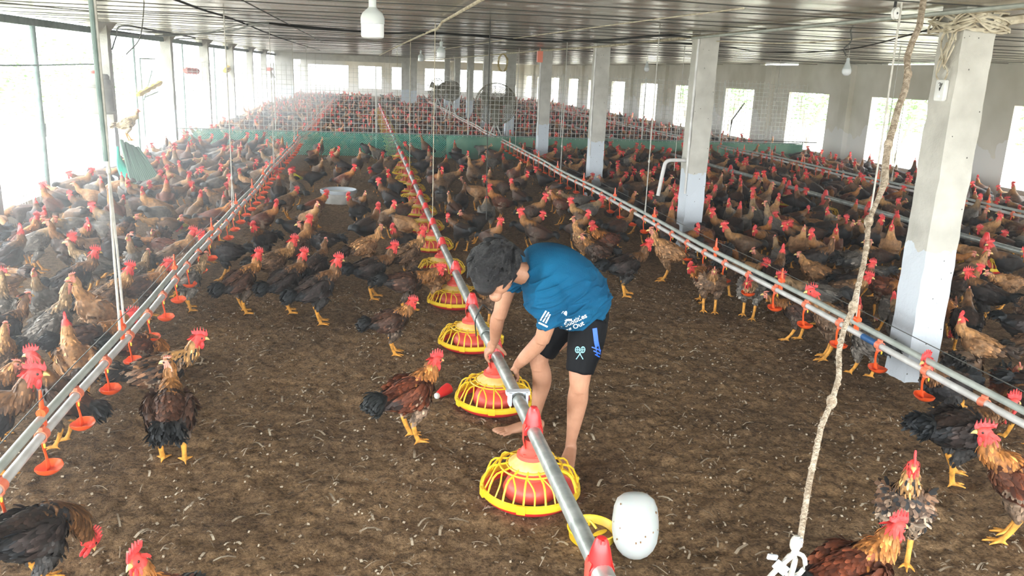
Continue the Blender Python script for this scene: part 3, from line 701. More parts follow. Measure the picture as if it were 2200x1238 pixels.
# ------------------------------------------------------------------ lamps
def led_lamp(x, y, ztop, zbot, r, label, grp=None):
    t = thing('hanging_lamp', label, 'lamp', (x, y, zbot), 0, grp); h = zbot
    H = r*2.9
    bm = bmesh.new(); lathe(bm, [(0,0),(r*.80,.0),(r*.95,r*.10),(r*.99,r*.3),(r,H*.42),(r*.97,H*.42)], 28); obj('diffuser', bm, M['bulbwhite'], t)
    bm = bmesh.new(); lathe(bm, [(r*.97,H*.42),(r*1.03,H*.43),(r*1.03,H*.60),(r*.85,H*.74),(r*.5,H*.84),(r*.34,H*.90),(r*.32,H*1.12),(r*.38,H*1.13),(r*.38,H*1.3),(0,H*1.32)], 28); obj('housing', bm, M['bulbgrey'], t)
    bm = bmesh.new(); loft(bm, [(0,0,H*1.3),(0,0,ztop-h)], .005, n=6); obj('lead', bm, M['bulbgrey'], t)
    return t
led_lamp(.065, 5.35, 2.5, 2.166, .070, 'large round-bodied milky lamp hanging closest under the ceiling', 'milky lamps')
led_lamp(1.30, 14.3, 2.5, 2.18, .070, 'medium-distance milky lamp hanging above the fence', 'milky lamps')
led_lamp(1.55, 23.0, 2.5, 2.18, .075, 'farthest and smallest milky lamp, hanging before the cross wall', 'milky lamps')
def pear_bulb(x, y, label, zb=2.11):
    t = thing('pear_bulb', label, 'bulb', (x, y, zb), 0, 'pear-shaped bulbs')
    bm = bmesh.new(); lathe(bm, [(0,0),(.03,.006),(.052,.03),(.057,.058),(.052,.083)], 22); obj('diffuser', bm, M['bulbwhite'], t)
    bm = bmesh.new(); lathe(bm, [(.052,.083),(.042,.11),(.028,.15),(.020,.18),(.019,.215),(0,.22)], 22); obj('housing', bm, M['bulbgrey'], t)
    bm = bmesh.new(); loft(bm, curve_pts([(0,0,.21),(.003,0,.3),(-.01,0,2.5-zb)], 3), .004, n=5); obj('lead', bm, M['cord'], t)
pear_bulb(5.95, 9.75, 'pear-shaped bulb hanging in front of the window wall')
pear_bulb(5.9, 17.2, 'second pear-shaped bulb hanging further on, between fence and columns')
# ------------------------------------------------------------------ socket on the nearest column
t = thing('wall_socket', 'white power socket on the side of the nearest concrete column', 'socket', (COLX+.09-.118, COLY[0]-.02, 1.99))
bm = bmesh.new(); box(bm, -.03, 0, -.042, .042, -.066, .066); bmesh.ops.bevel(bm, geom=bm.edges[:], offset=.006, segments=2); obj('plate', bm, M['white'], t)
for z in (.035, .012):
    bm = bmesh.new(); box(bm, -.0325, -.028, -.004, .002, z-.008, z+.006); obj('slot', bm, M['hole'], t, smooth=False)
bm = bmesh.new(); loft(bm, [(-.032, .02*math.cos(a*.5)+.003, .022+.026*math.sin(a*.5)) for a in range(2, 6)], .002, n=5); loft(bm, [(-.032, -.022+.02*abs(math.sin(a*.3)), .045-.012*a) for a in range(5)], .002, n=5); obj('dark_ring', bm, M['hole'], t)
bm = bmesh.new(); box(bm, -.034, -.03, -.012, .012, -.045, -.03); obj('switch', bm, M['bulbwhite'], t, smooth=False)
bm = bmesh.new(); loft(bm, curve_pts([(-.02,-.02,.06),(-.03,-.05,.12),(-.02,.03,.2),(-.02,.0,.3),(-.03,.05,.42)], 5), .006, n=6); loft(bm, curve_pts([(-.02,.03,.06),(-.03,.055,.1),(-.02,.06,.2),(-.015,.02,.3)], 5), .005, n=6); obj('lead', bm, M['beige'], t)
# bent white pipe on the second column
bm = bmesh.new(); loft(bm, curve_pts([(0,0,0),(-.16,.02,.0),(-.24,.03,-.02),(-.27,.03,-.10),(-.31,.04,-.42)], 5), .022, n=10)
o = obj('bent_pipe', bm, M['pvc']); o.location = (COLX-.02, COLY[1]-.05, 1.08)
tag(o, 'bent white pipe end sticking out of the second concrete column', 'pipe')

# ------------------------------------------------------------------ bucket on the post, hanging feeders outside
t = thing('hanging_bucket', 'grey plastic bucket hanging on the open-side post', 'bucket', (-4.0, 13.97, 1.13))
bm = bmesh.new(); lathe(bm, [(.0,.02),(.20,.0),(.215,.0),(.215,.03),(.20,.04),(.185,.42),(.19,.44),(.175,.5),(.16,.52),(.165,.56),(.14,.6),(0,.61)], 28); obj('body', bm, M['bucket'], t)
bm = bmesh.new(); lathe(bm, [(.192,.40),(.205,.405),(.205,.43),(.192,.435)], 28); obj('rim', bm, M['bucket'], t)
bm = bmesh.new(); lathe(bm, [(0,.6),(.05,.6),(.045,.64),(0,.66)], 16, (-.05,-.03,0)); obj('cap', bm, M['redfade'], t)
def bar(name, label, c, L, r, mat, tilt, cat, grp):
    bm = bmesh.new(); n = 14
    loft(bm, [(0, (k/n-.5)*L, (k/n-.5)*L*tilt) for k in range(n+1)], [r*(.6+.5*abs(math.sin(k*.9))) for k in range(n+1)], n=8); o = obj(name, bm, M[mat]); o.location = c
    tag(o, label, cat, grp)
bar('trough_feeder', 'yellow trough feeder hung outside between the first posts', (-4.05,17.4,1.43), 1.9, .055, 'yellow', .10, 'trough', None)
bar('orange_trough', 'orange-pink trough hung outside next to a distant post', (-4.05,21.6,1.73), 1.5, .08, 'redfade', -.02, 'trough', None)
bar('small_trough', 'small yellow object hung at the farther bright opening', (-4.05,27.1,1.76), 1.0, .09, 'yellow', .1, 'trough', None)
t = thing('bell_drinker', 'small white drinker bell with red top hanging before the far pillar', 'drinker', (-4.0,38.5,1.35))
bm = bmesh.new(); lathe(bm, [(.3,0),(.26,.05),(.1,.3),(0,.32)], 18); obj('bell', bm, M['white'], t)
bm = bmesh.new(); lathe(bm, [(.12,.3),(.2,.33),(.16,.44),(0,.45)], 14); obj('top', bm, M['redfade'], t)
bm = bmesh.new(); loft(bm, [(0,0,.44),(0,0,1.15)], .01, n=5); obj('cord', bm, M['cord'], t)
# leaning bundle of green netting with the perch
bm = bmesh.new(); rg = random.Random(2)
top, bot = Vector((-3.42, 13.2, .78)), Vector((-2.95, 12.5, .0))
for k in range(15):
    u = (k/14-.5); loft(bm, curve_pts([top+Vector((.20*u, .1*u, -.10*(u+.5)+rg.uniform(-.03,.03))), top.lerp(bot,.5)+Vector((.33*u, .1*u, -.02)), bot+Vector((.50*u+.0, .05*u, 0))], 4), [.022]*8+[.03], n=6)
tp = thing('leaning_net_bundle', 'bundle of stakes wrapped in green net, leaning behind the perched hen', 'bundle', (0,0,0))
obj('stakes', bm, plain('dull_green_stakes', (.07,.13,.09), .8), tp)
bm = bmesh.new()
for k in range(8):
    u = k/7; loft(bm, curve_pts([top+Vector((-.16,-.03,-.08-.02*k)), top.lerp(bot,.45)+Vector((-.26+.18*u,-.06,-.1-.05*u)), bot+Vector((-.05+.2*u,-.06,.02))], 4), .02, n=5)
obj('netting', bm, plain('bright_green_net', (.03,.42,.30), .7), tp)
# ------------------------------------------------------------------ fans
def fan(x, y, z, R, rotz, label, legs=True):
    t = thing('drum_fan', label, 'fan', (x, y, z), rotz, 'big round caged fans')
    bm = bmesh.new()
    for dy in (-.09, .09):
        loft(bm, [(R*math.cos(2*PI*j/40), dy, R*math.sin(2*PI*j/40)) for j in range(40)], .011, n=6, closed=True)
        for k in range(13): loft(bm, [(R*(k+1)/14*math.cos(2*PI*j/32), dy*(1.1), R*(k+1)/14*math.sin(2*PI*j/32)) for j in range(32)], .0036, n=4, closed=True)
        for k in range(72):
            a = 2*PI*k/72; loft(bm, [(.06*math.cos(a), dy*1.2, .06*math.sin(a)), (R*math.cos(a), dy, R*math.sin(a))], .0034, n=4)
    obj('cage', bm, M['fancage'], t)
    bm = bmesh.new()
    for k in range(3):
        a = k*2*PI/3+.5; b2 = [(r*math.cos(a), .02, r*math.sin(a)) for r in (.05,.15,.28,R*.86)]
        loft(bm, b2, [.03,.07,.10,.08], [.006]*4, n=8, up=(0,1,0))
    obj('blade', bm, M['fanblade'], t)
    bm = bmesh.new(); loft(bm, [(0,-.06,0),(0,.12,0)], .07, n=14); obj('motor', bm, M['fancage'], t)
    if legs:
        for sx, sy in ((-.35,-.2),(.35,-.2),(0,.35)):
            bm = bmesh.new(); loft(bm, [(0,.0,-R*.85),(sx,sy,-z)], .018, n=6); obj('leg', bm, M['meshwire'], t)
fan(3.23, 20.5, 1.22, .50, 0, 'nearest big round fan in a wire cage just behind the fence')
fan(2.98, 29.0, 1.30, .34, .1, 'middle round caged fan on white tripod legs far behind the fence')
fan(2.75, 31.5, 1.30, .36, .35, 'farthest round caged fan half hidden beside the middle one')
# things hanging by the columns
bm = bmesh.new()
for k in range(9): loft(bm, [(.12*math.cos(a*.5)+rb.uniform(-.02,.02), rb.uniform(-.05,.05), .22*math.sin(a*.5)) for a in range(13)], .012, n=5, closed=True)
o = obj('rope_coil', bm, noisy('yellow_straw_rope', (.45,.34,.14), (.72,.60,.32), 12, .9)); o.location = (3.55, 21.6, 2.22); tag(o, 'yellowish coil of rope hanging from the head of a distant column', 'rope coil')
bm = bmesh.new(); box(bm, -.055, .055, -.04, .04, -.17, .05); bmesh.ops.bevel(bm, geom=bm.edges[:], offset=.01, segments=1); loft(bm, [(0,0,.04),(0,0,.122)], .008, n=6); o = obj('orange_tag', bm, M['clip']); o.location = (3.55, 17.0, 2.38)
tag(o, 'orange oblong piece hanging beside the top of a distant column', 'tag')
# ------------------------------------------------------------------ things on the ground
def rotobj(o, loc, rot): o.location = loc; o.rotation_euler = rot; return o
t = thing('jug_dome', 'milky white drinker bottle leaning upside down by the yellow bowl', 'bottle', (1.15, 3.04, .125)); t.rotation_euler = (PI-.66, 0, -.25); t.scale = (.90,.90,.92)
bm = bmesh.new(); lathe(bm, [(0,-.148),(.03,-.148),(.06,-.140),(.088,-.118),(.103,-.08),(.110,-.02),(.110,.03),(.103,.08),(.085,.115),(.058,.142),(.028,.156),(0,.160)], 36)
for v in bm.verts:
    a = math.atan2(v.co.y, v.co.x); k = 1+.018*max(0, math.cos(6*a))*(1 if v.co.z < .05 else 0); v.co.x *= k; v.co.y *= k
obj('body', bm, plain('milky_plastic', (.50,.53,.52), .35, sub=.25), t)
bm = bmesh.new(); rr = random.Random(8)
for k in range(14):
    a = rr.uniform(0, 6.3); z = rr.uniform(-.1,.1); ell(bm, (.108*math.cos(a), .108*math.sin(a), z), (.004,.004,.005), seg=6)
obj('dirt_speck', bm, M['feed'], t)['kind'] = 'stuff'
t = thing('bowl_drinker', 'yellow round bowl with dirt inside, beside the milky bottle', 'bowl', (.985, 3.13, 0))
bm = bmesh.new(); lathe(bm, [(0,.006),(.085,.004),(.100,.02),(.106,.060),(.112,.066),(.107,.070),(.100,.062),(.093,.03),(.08,.018),(0,.018)], 36); obj('body', bm, M['yellow'], t)
bm = bmesh.new(); lathe(bm, [(0,.034),(.05,.036),(.092,.03),(.09,.018),(0,.018)], 24)
for v in bm.verts: v.co.z += random.uniform(0,.012)
obj('dirt', bm, M['feed'], t)
bm = bmesh.new(); ell(bm, (.03,-.02,.05), (.045,.014,.008), Matrix.Rotation(.5,3,'Z')); ell(bm, (-.03,-.04,.045), (.03,.014,.006), Matrix.Rotation(-.7,3,'Z')); loft(bm, curve_pts([(0,.05,.05),(.0,.03,.08),(.02,.0,.06)],4), .006, n=6); obj('inner_rib', bm, M['yellow'], t)
t = thing('red_cone', 'red plastic cone with white tip lying on the litter by a grill pan', 'cone', (.49, 4.86, .03)); t.rotation_euler = (0, -1.75, .75)
bm = bmesh.new(); lathe(bm, [(.036,-.05),(.034,-.01),(.024,.04),(.018,.055),(.012,.056),(.03,-.05)], 20); obj('cone', bm, M['red'], t)
bm = bmesh.new(); lathe(bm, [(.019,.052),(.020,.066),(.014,.074),(0,.075)], 14); obj('tip', bm, M['white'], t)
t = thing('plastic_tub', 'round white plastic tub standing on the litter before the fence', 'tub', (-.36, 12.6, 0))
bm = bmesh.new(); lathe(bm, [(0,.0),(.235,.0),(.25,.12),(.255,.15),(.235,.15),(.225,.02),(0,.02)], 32); obj('body', bm, M['white'], t)
bm = bmesh.new(); lathe(bm, [(.25,.145),(.272,.15),(.276,.19),(.262,.2),(.25,.19)], 32); obj('rim', bm, M['bluewhite'], t)
for i, (x, y, s, lab) in enumerate([(-2.62,7.1,1.0,'yellow tray on the litter below dark birds on the open side'),(-2.66,7.55,.8,'smaller yellow tray just behind another on the open side'),(-1.15,15.2,.9,'yellow tray on the ground near the fence and open-side line'),(-2.2,10.6,.7,'small yellow tray among the birds of the open side')]):
    bm = bmesh.new(); lathe(bm, [(0,.01),(.11*s,.01),(.14*s,.06),(.15*s,.065),(.145*s,.075),(.12*s,.03),(0,.025)], 24); o = obj('yellow_tray', bm, plain('lemon_plastic_%d'%i, (.86,.80,.05), .4)); o.location = (x, y, .0); o.rotation_euler = (.12, 0, 0)
    tag(o, lab, 'tray')

# ------------------------------------------------------------------ birds
def plumage_mat():
    m, n, l, b = new_mat('plumage')
    at = n.new('ShaderNodeAttribute'); at.attribute_name = 'Plumage'
    tc = n.new('ShaderNodeTexCoord')
    t = n.new('ShaderNodeTexNoise'); t.inputs['Scale'].default_value = 38; t.inputs['Detail'].default_value = 5; l.new(tc.outputs['Object'], t.inputs['Vector'])
    r = n.new('ShaderNodeMapRange'); r.inputs['From Min'].default_value = .3; r.inputs['From Max'].default_value = .7; r.inputs['To Min'].default_value = .62; r.inputs['To Max'].default_value = 1.4
    l.new(t.outputs['Fac'], r.inputs['Value'])
    mx = n.new('ShaderNodeVectorMath'); mx.operation = 'SCALE'; l.new(at.outputs['Color'], mx.inputs[0]); l.new(r.outputs[0], mx.inputs['Scale'])
    l.new(mx.outputs[0], b.inputs['Base Color']); b.inputs['Roughness'].default_value = .62; b.inputs['Specular IOR Level'].default_value = .35
    bp = n.new('ShaderNodeBump'); bp.inputs['Strength'].default_value = .35; bp.inputs['Distance'].default_value = .004
    l.new(t.outputs['Fac'], bp.inputs['Height']); l.new(bp.outputs[0], b.inputs['Normal'])
    return m
M['plumage'] = plumage_mat()
M['comb'] = noisy('red_comb_skin', (.62,.035,.035), (.86,.10,.09), 60, .5, bump=.3, sub=0) if False else noisy('red_comb_skin', (.60,.03,.035), (.86,.09,.085), 60, .5, bump=.3)
M['palecomb'] = noisy('pink_comb_skin', (.62,.16,.11), (.78,.28,.20), 60, .55)
M['beak'] = plain('horn_beak', (.72,.50,.18), .45)
M['eye'] = plain('dark_eye', (.02,.012,.008), .15)

# plumage colours: body, back/saddle, hackle, tail, belly, jitter
VAR = {
 'black':   ((.016,.015,.016), (.030,.017,.012), (.13,.060,.022), (.010,.012,.014), (.050,.045,.040), .35),
 'dark':    ((.040,.024,.016), (.075,.032,.018), (.26,.115,.035), (.012,.013,.014), (.15,.11,.08), .40),
 'russet':  ((.085,.028,.012), (.12,.030,.012), (.36,.14,.035), (.012,.014,.014), (.30,.23,.16), .45),
 'brown':   ((.13,.075,.042), (.15,.085,.045), (.33,.17,.065), (.022,.020,.018), (.22,.15,.10), .30),
 'tan':     ((.33,.17,.075), (.30,.15,.06), (.46,.235,.09), (.06,.04,.03), (.40,.25,.14), .22),
 'grey':    ((.12,.105,.090), (.14,.12,.10), (.27,.17,.085), (.05,.05,.05), (.27,.24,.20), .45),
 'speckled':((.085,.050,.032), (.15,.07,.03), (.38,.20,.07), (.02,.02,.02), (.42,.33,.24), 1.0),
 'cream':   ((.52,.42,.28), (.50,.40,.26), (.50,.38,.22), (.40,.32,.22), (.60,.50,.36), .12),
}
LEGC, FACE, FACEH = (.72,.33,.055), (.70,.07,.06), (.62,.24,.17)

class Pose:
    pass
def bird_pose(tilt, neck, legs='stand', hb=.262, twist=0.0, stride=.0, leglift=0):
    """neck: list of (x,z) control points after the neck root, the last is the head centre, in bird axes (+x ahead)"""
    p = Pose(); p.tilt = math.radians(tilt); p.neck = neck; p.legs = legs; p.hb = hb; p.twist = twist; p.stride = stride; p.lift = leglift
    return p
POSES = {
 'alert':   bird_pose(22, [(.125,.355),(.132,.400),(.150,.438)], hb=.258, stride=.02),
 'stand':   bird_pose(10, [(.145,.325),(.165,.375),(.190,.410)], hb=.255, stride=.035),
 'reach':   bird_pose(4,  [(.175,.300),(.215,.330),(.255,.350)], hb=.250, stride=.05),
 'peck':    bird_pose(-8, [(.165,.215),(.195,.150),(.215,.085)], hb=.245, stride=.05),
 'tucked':  bird_pose(14, [(.112,.335),(.118,.365),(.142,.388)], hb=.255, stride=.01),
 'sit':     bird_pose(6,  [(.120,.225),(.132,.262),(.155,.290)], legs='none', hb=.135),
 'turned':  bird_pose(18, [(.122,.350),(.130,.395),(.135,.432)], hb=.258, twist=1.1, stride=.02),
 'up':      bird_pose(34, [(.085,.395),(.090,.450),(.105,.492)], hb=.268, stride=.01),
}
def build_bird_mesh(pose, vox, ratio=None, cock=True, blades=0, seed=0):
    """returns a dict with vertex array, polygons, region per vertex etc. for the body, and head frame"""
    rs = np.random.RandomState(seed); bm = bmesh.new(); src = []
    T = Matrix.Rotation(-pose.tilt, 3, 'Y'); C0 = Vector((-.01, 0, pose.hb))
    def B(s, y, z): return C0 + T @ Vector((s*.88, y*1.04, z))
    mark = []
    def region(r):
        n0 = len(mark); new = [v.co.copy() for v in list(bm.verts)[n0:]]
        mark.extend([r]*len(new)); src.extend(new)
    # trunk
    st = [(-.185,.046,.014,.012),(-.155,.036,.038,.032),(-.115,.018,.060,.055),(-.06,.004,.076,.074),(.0,-.002,.082,.083),(.055,.002,.078,.080),(.098,.016,.060,.064),(.128,.032,.034,.038)]
    pts = curve_pts([B(s,0,z) for s,z,_,_ in st], 3); ra = cr([q[2] for q in st], 3); rb = cr([q[3] for q in st], 3)
    loft(bm, pts, ra, rb, n=18); region(0)
    # neck and head
    root = B(.070, 0, .030)
    npts = [B(.03,0,.0), root] + [Vector((x,0,z)) for x,z in pose.neck]
    rr = [.070,.058,.040,.031,.024]
    if not cock: rr = [.068,.052,.034,.026,.021]
    loft(bm, curve_pts(npts, 4), cr(rr, 4), n=14, up=(1,0,.3)); region(1)
    hd = Vector((pose.neck[-1][0], 0, pose.neck[-1][1]))
    d0 = (Vector((pose.neck[-1][0], 0, pose.neck[-1][1])) - Vector((pose.neck[-2][0], 0, pose.neck[-2][1]))).normalized()
    hang_ = 0.0 if pose.neck[-1][1] > .2 else -1.1
    HR = Matrix.Rotation(pose.twist, 3, 'Z') @ Matrix.Rotation(-hang_ if hang_ else .12, 3, 'Y')
    s_ = 1.0 if cock else .88
    ell(bm, hd + HR @ Vector((.008,0,.004)), (.030*s_,.0205*s_,.0235*s_), HR, 14); region(2)
    # tail: short fan of blunt feathers
    nt = 7 if cock else 5
    for k in range(nt):
        u = k/(nt-1)-.5; L = (.092 if cock else .075)*(1-.25*abs(u)); e = (.10 if cock else .0)+.35*(.5-abs(u))
        p0 = B(-.150, u*.03, .036); p2 = p0 + T @ Vector((-L*math.cos(e), u*.075, L*math.sin(e)-.02)); p1 = p0.lerp(p2, .5)+T @ Vector((0, u*.02, .022))
        loft(bm, curve_pts([p0,p1,p2], 3), [.006,.007,.008,.008,.008,.007,.004], [.020,.024,.026,.026,.024,.018,.008], n=8)
    region(3)
    # folded wings
    for sy in (-1, 1):
        w_ = [(.082,.052,.018,.012,.030),(.045,.074,.012,.016,.052),(-.01,.082,.010,.016,.056),(-.07,.074,.014,.014,.046),(-.125,.055,.022,.010,.030),(-.165,.036,.028,.006,.014)]
        loft(bm, curve_pts([B(a, sy*b, c) for a,b,c,_,_ in w_], 3), cr([q[3] for q in w_], 3), cr([q[4] for q in w_], 3), n=12); region(4)
    # legs
    if pose.legs == 'stand':
        for sy in (-1, 1):
            dx = sy*pose.stride
            foot = Vector((.02+dx, sy*.046, .012)); hock = Vector((-.022+dx*.6, sy*.050, .108)); knee = B(.022, sy*.056, -.045); hip = B(-.005, sy*.045, -.01)
            loft(bm, curve_pts([hip, knee, knee.lerp(hock,.55)+Vector((.006,0,0)), hock+Vector((0,0,.012))], 3), cr([.056,.050,.030,.015], 3), n=12); region(5)
            loft(bm, curve_pts([hock+Vector((0,0,.016)), hock.lerp(foot,.5), foot+Vector((0,0,.008))], 3), [.0135,.0135,.0125,.0115,.0115,.012,.0125], n=8); region(6)
            for a, L, r in ((0,.066,.0075),(.62,.056,.0068),(-.62,.056,.0068),(PI-.25*sy,.032,.006)):
                q = foot+Vector((math.cos(a)*L, math.sin(a)*L, -.006)); m_ = foot.lerp(q,.5)+Vector((0,0,.0045))
                loft(bm, curve_pts([foot+Vector((0,0,.003)), m_, q], 2), [r*1.25,r*1.1,r,r*.8,r*.45], n=6)
            region(6)
    bmesh.ops.recalc_face_normals(bm, faces=bm.faces[:])
    me = fuse(bm, vox, smooth=2 if vox < .01 else 1, factor=.4, ratio=ratio)
    kd = KDTree(len(src)); [kd.insert(c, i) for i, c in enumerate(src)]; kd.balance()
    nv = len(me.vertices); co = np.empty(nv*3, np.float32); me.vertices.foreach_get('co', co); co = co.reshape(-1, 3)
    reg = np.array([mark[kd.find(c)[1]] for c in co])
    nr = np.empty(nv*3, np.float32); me.vertices.foreach_get('normal', nr); nr = nr.reshape(-1, 3)
    polys = [tuple(p.vertices) for p in me.polygons]; bpy.data.meshes.remove(me)
    # loose feather blades lying on the plumage
    bl_co, bl_f, bl_src = [], [], []
    if blades:
        cand = np.where((reg <= 1) | (reg == 4) | (reg == 5) | (reg == 3))[0]
        cand = cand[co[cand, 2] > .12] if pose.legs == 'stand' else cand
        for i in rs.choice(cand, min(blades, len(cand)), replace=False):
            N = Vector(nr[i]); P = Vector(co[i]); R = reg[i]
            if R == 1: fl = Vector((-.25, 0, -1))
            elif R == 5: fl = Vector((-.3, 0, -1))
            else: fl = T @ Vector((-1, 0, -.12))
            fl = fl - fl.dot(N)*N
            if fl.length < .2: continue
            fl.normalize(); fl = (fl + Vector(rs.normal(0, .13, 3))).normalized(); sd = N.cross(fl).normalized()
            L, W = {1:(.030,.008),0:(.028,.014),4:(.044,.015),5:(.022,.011),3:(.045,.013)}[R]
            L *= rs.uniform(.7,1.3); W *= rs.uniform(.8,1.2); lift = rs.uniform(.03,.10) if R in (1,5) else rs.uniform(.05,.15); k = len(bl_co)
            q = [P+N*.001-sd*W*.4, P+N*.0015+sd*W*.4, P+fl*L*.55+N*(.002+L*.55*lift)-sd*W*.62, P+fl*L*.55+N*(.003+L*.55*lift)+sd*W*.62, P+fl*L*.92+N*(.001+L*.8*lift)-sd*W*.3, P+fl*L*.92+N*(.001+L*.8*lift)+sd*W*.3, P+fl*L+N*(L*.8*lift)]
            bl_co += q; bl_f += [(k,k+1,k+3,k+2),(k+2,k+3,k+5,k+4),(k+4,k+5,k+6)]; bl_src += [i]*7
    return dict(co=co, reg=reg, polys=polys, bco=np.array([tuple(q) for q in bl_co], np.float32).reshape(-1,3), bf=bl_f, bs=np.array(bl_src, int), hd=hd, HR=HR, cock=cock, pose=pose, seed=seed, tilt=T, C0=C0)
def bird_colors(G, var, cock):
    body, back, hack, tail, belly, jit = [np.array(q) if hasattr(q, '__len__') else q for q in VAR[var]]
    rs = np.random.RandomState(G['seed']+17); co, reg = G['co'], G['reg']
    Ti = np.array(G['tilt'].transposed()); loc = (co-np.array(G['C0'])) @ Ti.T
    c = np.tile(body, (len(co), 1)).astype(float)
    up = np.clip((loc[:,2]-.01)/.05, 0, 1)[:,None]*np.clip((.08-loc[:,0])/.08, 0, 1)[:,None]
    c = c*(1-up)+back*up
    low = np.clip((-.035-loc[:,2])/.03, 0, 1)[:,None]*np.clip((.02-loc[:,0])/.08, 0, 1)[:,None]
    c = c*(1-low)+belly*low
    nk = (reg == 1); hz = G['hd'].z; nz = np.clip((co[:,2]-(hz-.17))/.08, 0, 1)[:,None] if hz > .2 else np.ones((len(co),1))
    c[nk] = (body*(1-nz)+hack*nz)[nk]
    d = np.linalg.norm(co-np.array(G['hd']), axis=1)
    c[reg == 3] = tail; c[reg == 4] = (back*.55+body*.45)
    wl = (reg == 4) & (loc[:,0] < -.09); c[wl] = tail*.7+body*.3
    th = (reg == 5); c[th] = (body*.5+belly*.5)
    c[reg == 2] = hack*.8
    if cock: c[d < .034] = FACE
    else:
        hh = (co-np.array(G['hd'])) @ np.array(G['HR']); c[(d < .030) & (hh[:,0] > -.002) & (hh[:,2] < .016)] = FACEH
    c[reg == 6] = LEGC
    return np.clip(c, 0, 1), jit, rs
def bird_body_mesh(G, var, cock, name='bird_body'):
    c, jit, rs = bird_colors(G, var, cock); co = G['co']; polys = list(G['polys'])
    if len(G['bf']):
        n0 = len(co); bc = c[G['bs']].copy(); nb = len(G['bs'])//7
        f = np.repeat(np.exp(rs.normal(0, .32+.25*jit, nb)), 7)[:,None]; bc = bc*f
        if jit >= .9:
            sel = np.repeat(rs.rand(nb) < .16, 7); bc[sel] = (.30,.20,.13)
            s2 = np.repeat(rs.rand(nb) < .25, 7); bc[s2] = (.015,.014,.014)
        tipm = np.tile([0,0,0,0,1,1,1], nb).astype(bool); bc[tipm] = bc[tipm]*1.25+.006
        face = c[G['bs']][:,0] > .6; bc[face] = c[G['bs']][face]
        co = np.concatenate([co, G['bco']]); c = np.concatenate([c, np.clip(bc, 0, 1)])
        polys += [tuple(i+n0 for i in q) for q in G['bf']]
    me = bpy.data.meshes.new(name); me.from_pydata(co.tolist(), [], polys); me.update(); me.shade_smooth()
    a = me.color_attributes.new('Plumage', 'FLOAT_COLOR', 'POINT'); a.data.foreach_set('color', np.concatenate([c, np.ones((len(c),1))], 1).astype(np.float32).ravel())
    me.materials.append(M['plumage']); return me
def comb_bm(s, big):
    bm = bmesh.new(); L, Hh = (.072, .040) if big else (.040, .014); n = 5 if big else 4
    out = [(-L*.52, .004), (-L*.60, Hh*.55)]
    for k in range(n):
        x = -L*.5+L*(k+.15)/n; hh = Hh*(1-.35*abs((k+.5)/n-.45)*2)
        out += [(x+L*.03, hh*.55), (x+L*.07, hh*1.15), (x+L*.13, hh*.62)]
    out += [(L*.52, Hh*.15), (L*.50, -.006), (L*.2, -.004), (-L*.2, -.002)]
    vs_ = [bm.verts.new((x*s, -.0032*s, z*s)) for x, z in out]; f = bm.faces.new(vs_)
    r = bmesh.ops.extrude_face_region(bm, geom=[f]); bmesh.ops.translate(bm, verts=[v for v in r['geom'] if isinstance(v, bmesh.types.BMVert)], vec=(0, .0064*s, 0))
    bmesh.ops.triangulate(bm, faces=[g for g in bm.faces if len(g.verts) > 4])
    return bm
def head_part(bm, G, off): 
    m4 = Matrix.Translation(G['hd']) @ G['HR'].to_4x4() @ Matrix.Translation(off); bmesh.ops.transform(bm, matrix=m4, verts=bm.verts); return bm
def head_meshes(G, big):
    c = head_part(comb_bm(1.0, big), G, Vector((.006,0,.022)))
    w_ = bmesh.new()
    for sy in (-1, 1):
        if big: ell(w_, (.020, sy*.009, -.032), (.011,.005,.021), seg=10); ell(w_, (.002, sy*.019, -.010), (.009,.004,.011), seg=8)
        else: ell(w_, (.020, sy*.006, -.018), (.006,.003,.008), seg=8)
    head_part(w_, G, Vector((0,0,0)))
    b = bmesh.new(); loft(b, curve_pts([(.028,0,.004),(.042,0,.003),(.055,0,-.004)], 3), [.0105,.0098,.0085,.0068,.005,.003,.0008], [.010,.0098,.009,.0075,.0055,.003,.0008], n=8); head_part(b, G, Vector((0,0,0)))
    ey = []
    for sy in (-1, 1):
        e = bmesh.new(); ell(e, (.016, sy*.0185, .008), (.0048,.003,.0048), seg=8); ey.append(tomesh('eye', head_part(e, G, Vector((0,0,0))), M['eye']))
    return [tomesh('comb', c, M['comb' if big else 'palecomb']), tomesh('wattle', w_, M['comb' if big else 'palecomb']), tomesh('beak', b, M['beak'])] + ey
_G, _B, _H = {}, {}, {}
LOD = {'hi': (.0048, None, 1500), 'mid': (.0075, .55, 420), 'low': (.012, .5, 0), 'far': (.022, .5, 0)}
def geo(pose, cock, lod, seed=0):
    k = (pose, cock, lod, seed)
    if k not in _G:
        vx, rt, bl = LOD[lod]; _G[k] = build_bird_mesh(POSES[pose], vx, rt, cock, bl, seed*31+hash_(pose))
    return _G[k]
def hash_(s): return sum(ord(c)*(i+3) for i, c in enumerate(s)) % 997
def body_me(pose, cock, var, lod, seed=0):
    k = (pose, cock, var, lod, seed)
    if k not in _B: _B[k] = bird_body_mesh(geo(pose, cock, lod, seed), var, cock)
    return _B[k]
def heads(pose, cock, lod, seed=0, big=None):
    big = cock if big is None else big; k = (pose, cock, lod, seed, big)
    if k not in _H: _H[k] = head_meshes(geo(pose, cock, lod, seed), big)
    return _H[k]
BIRDS = []
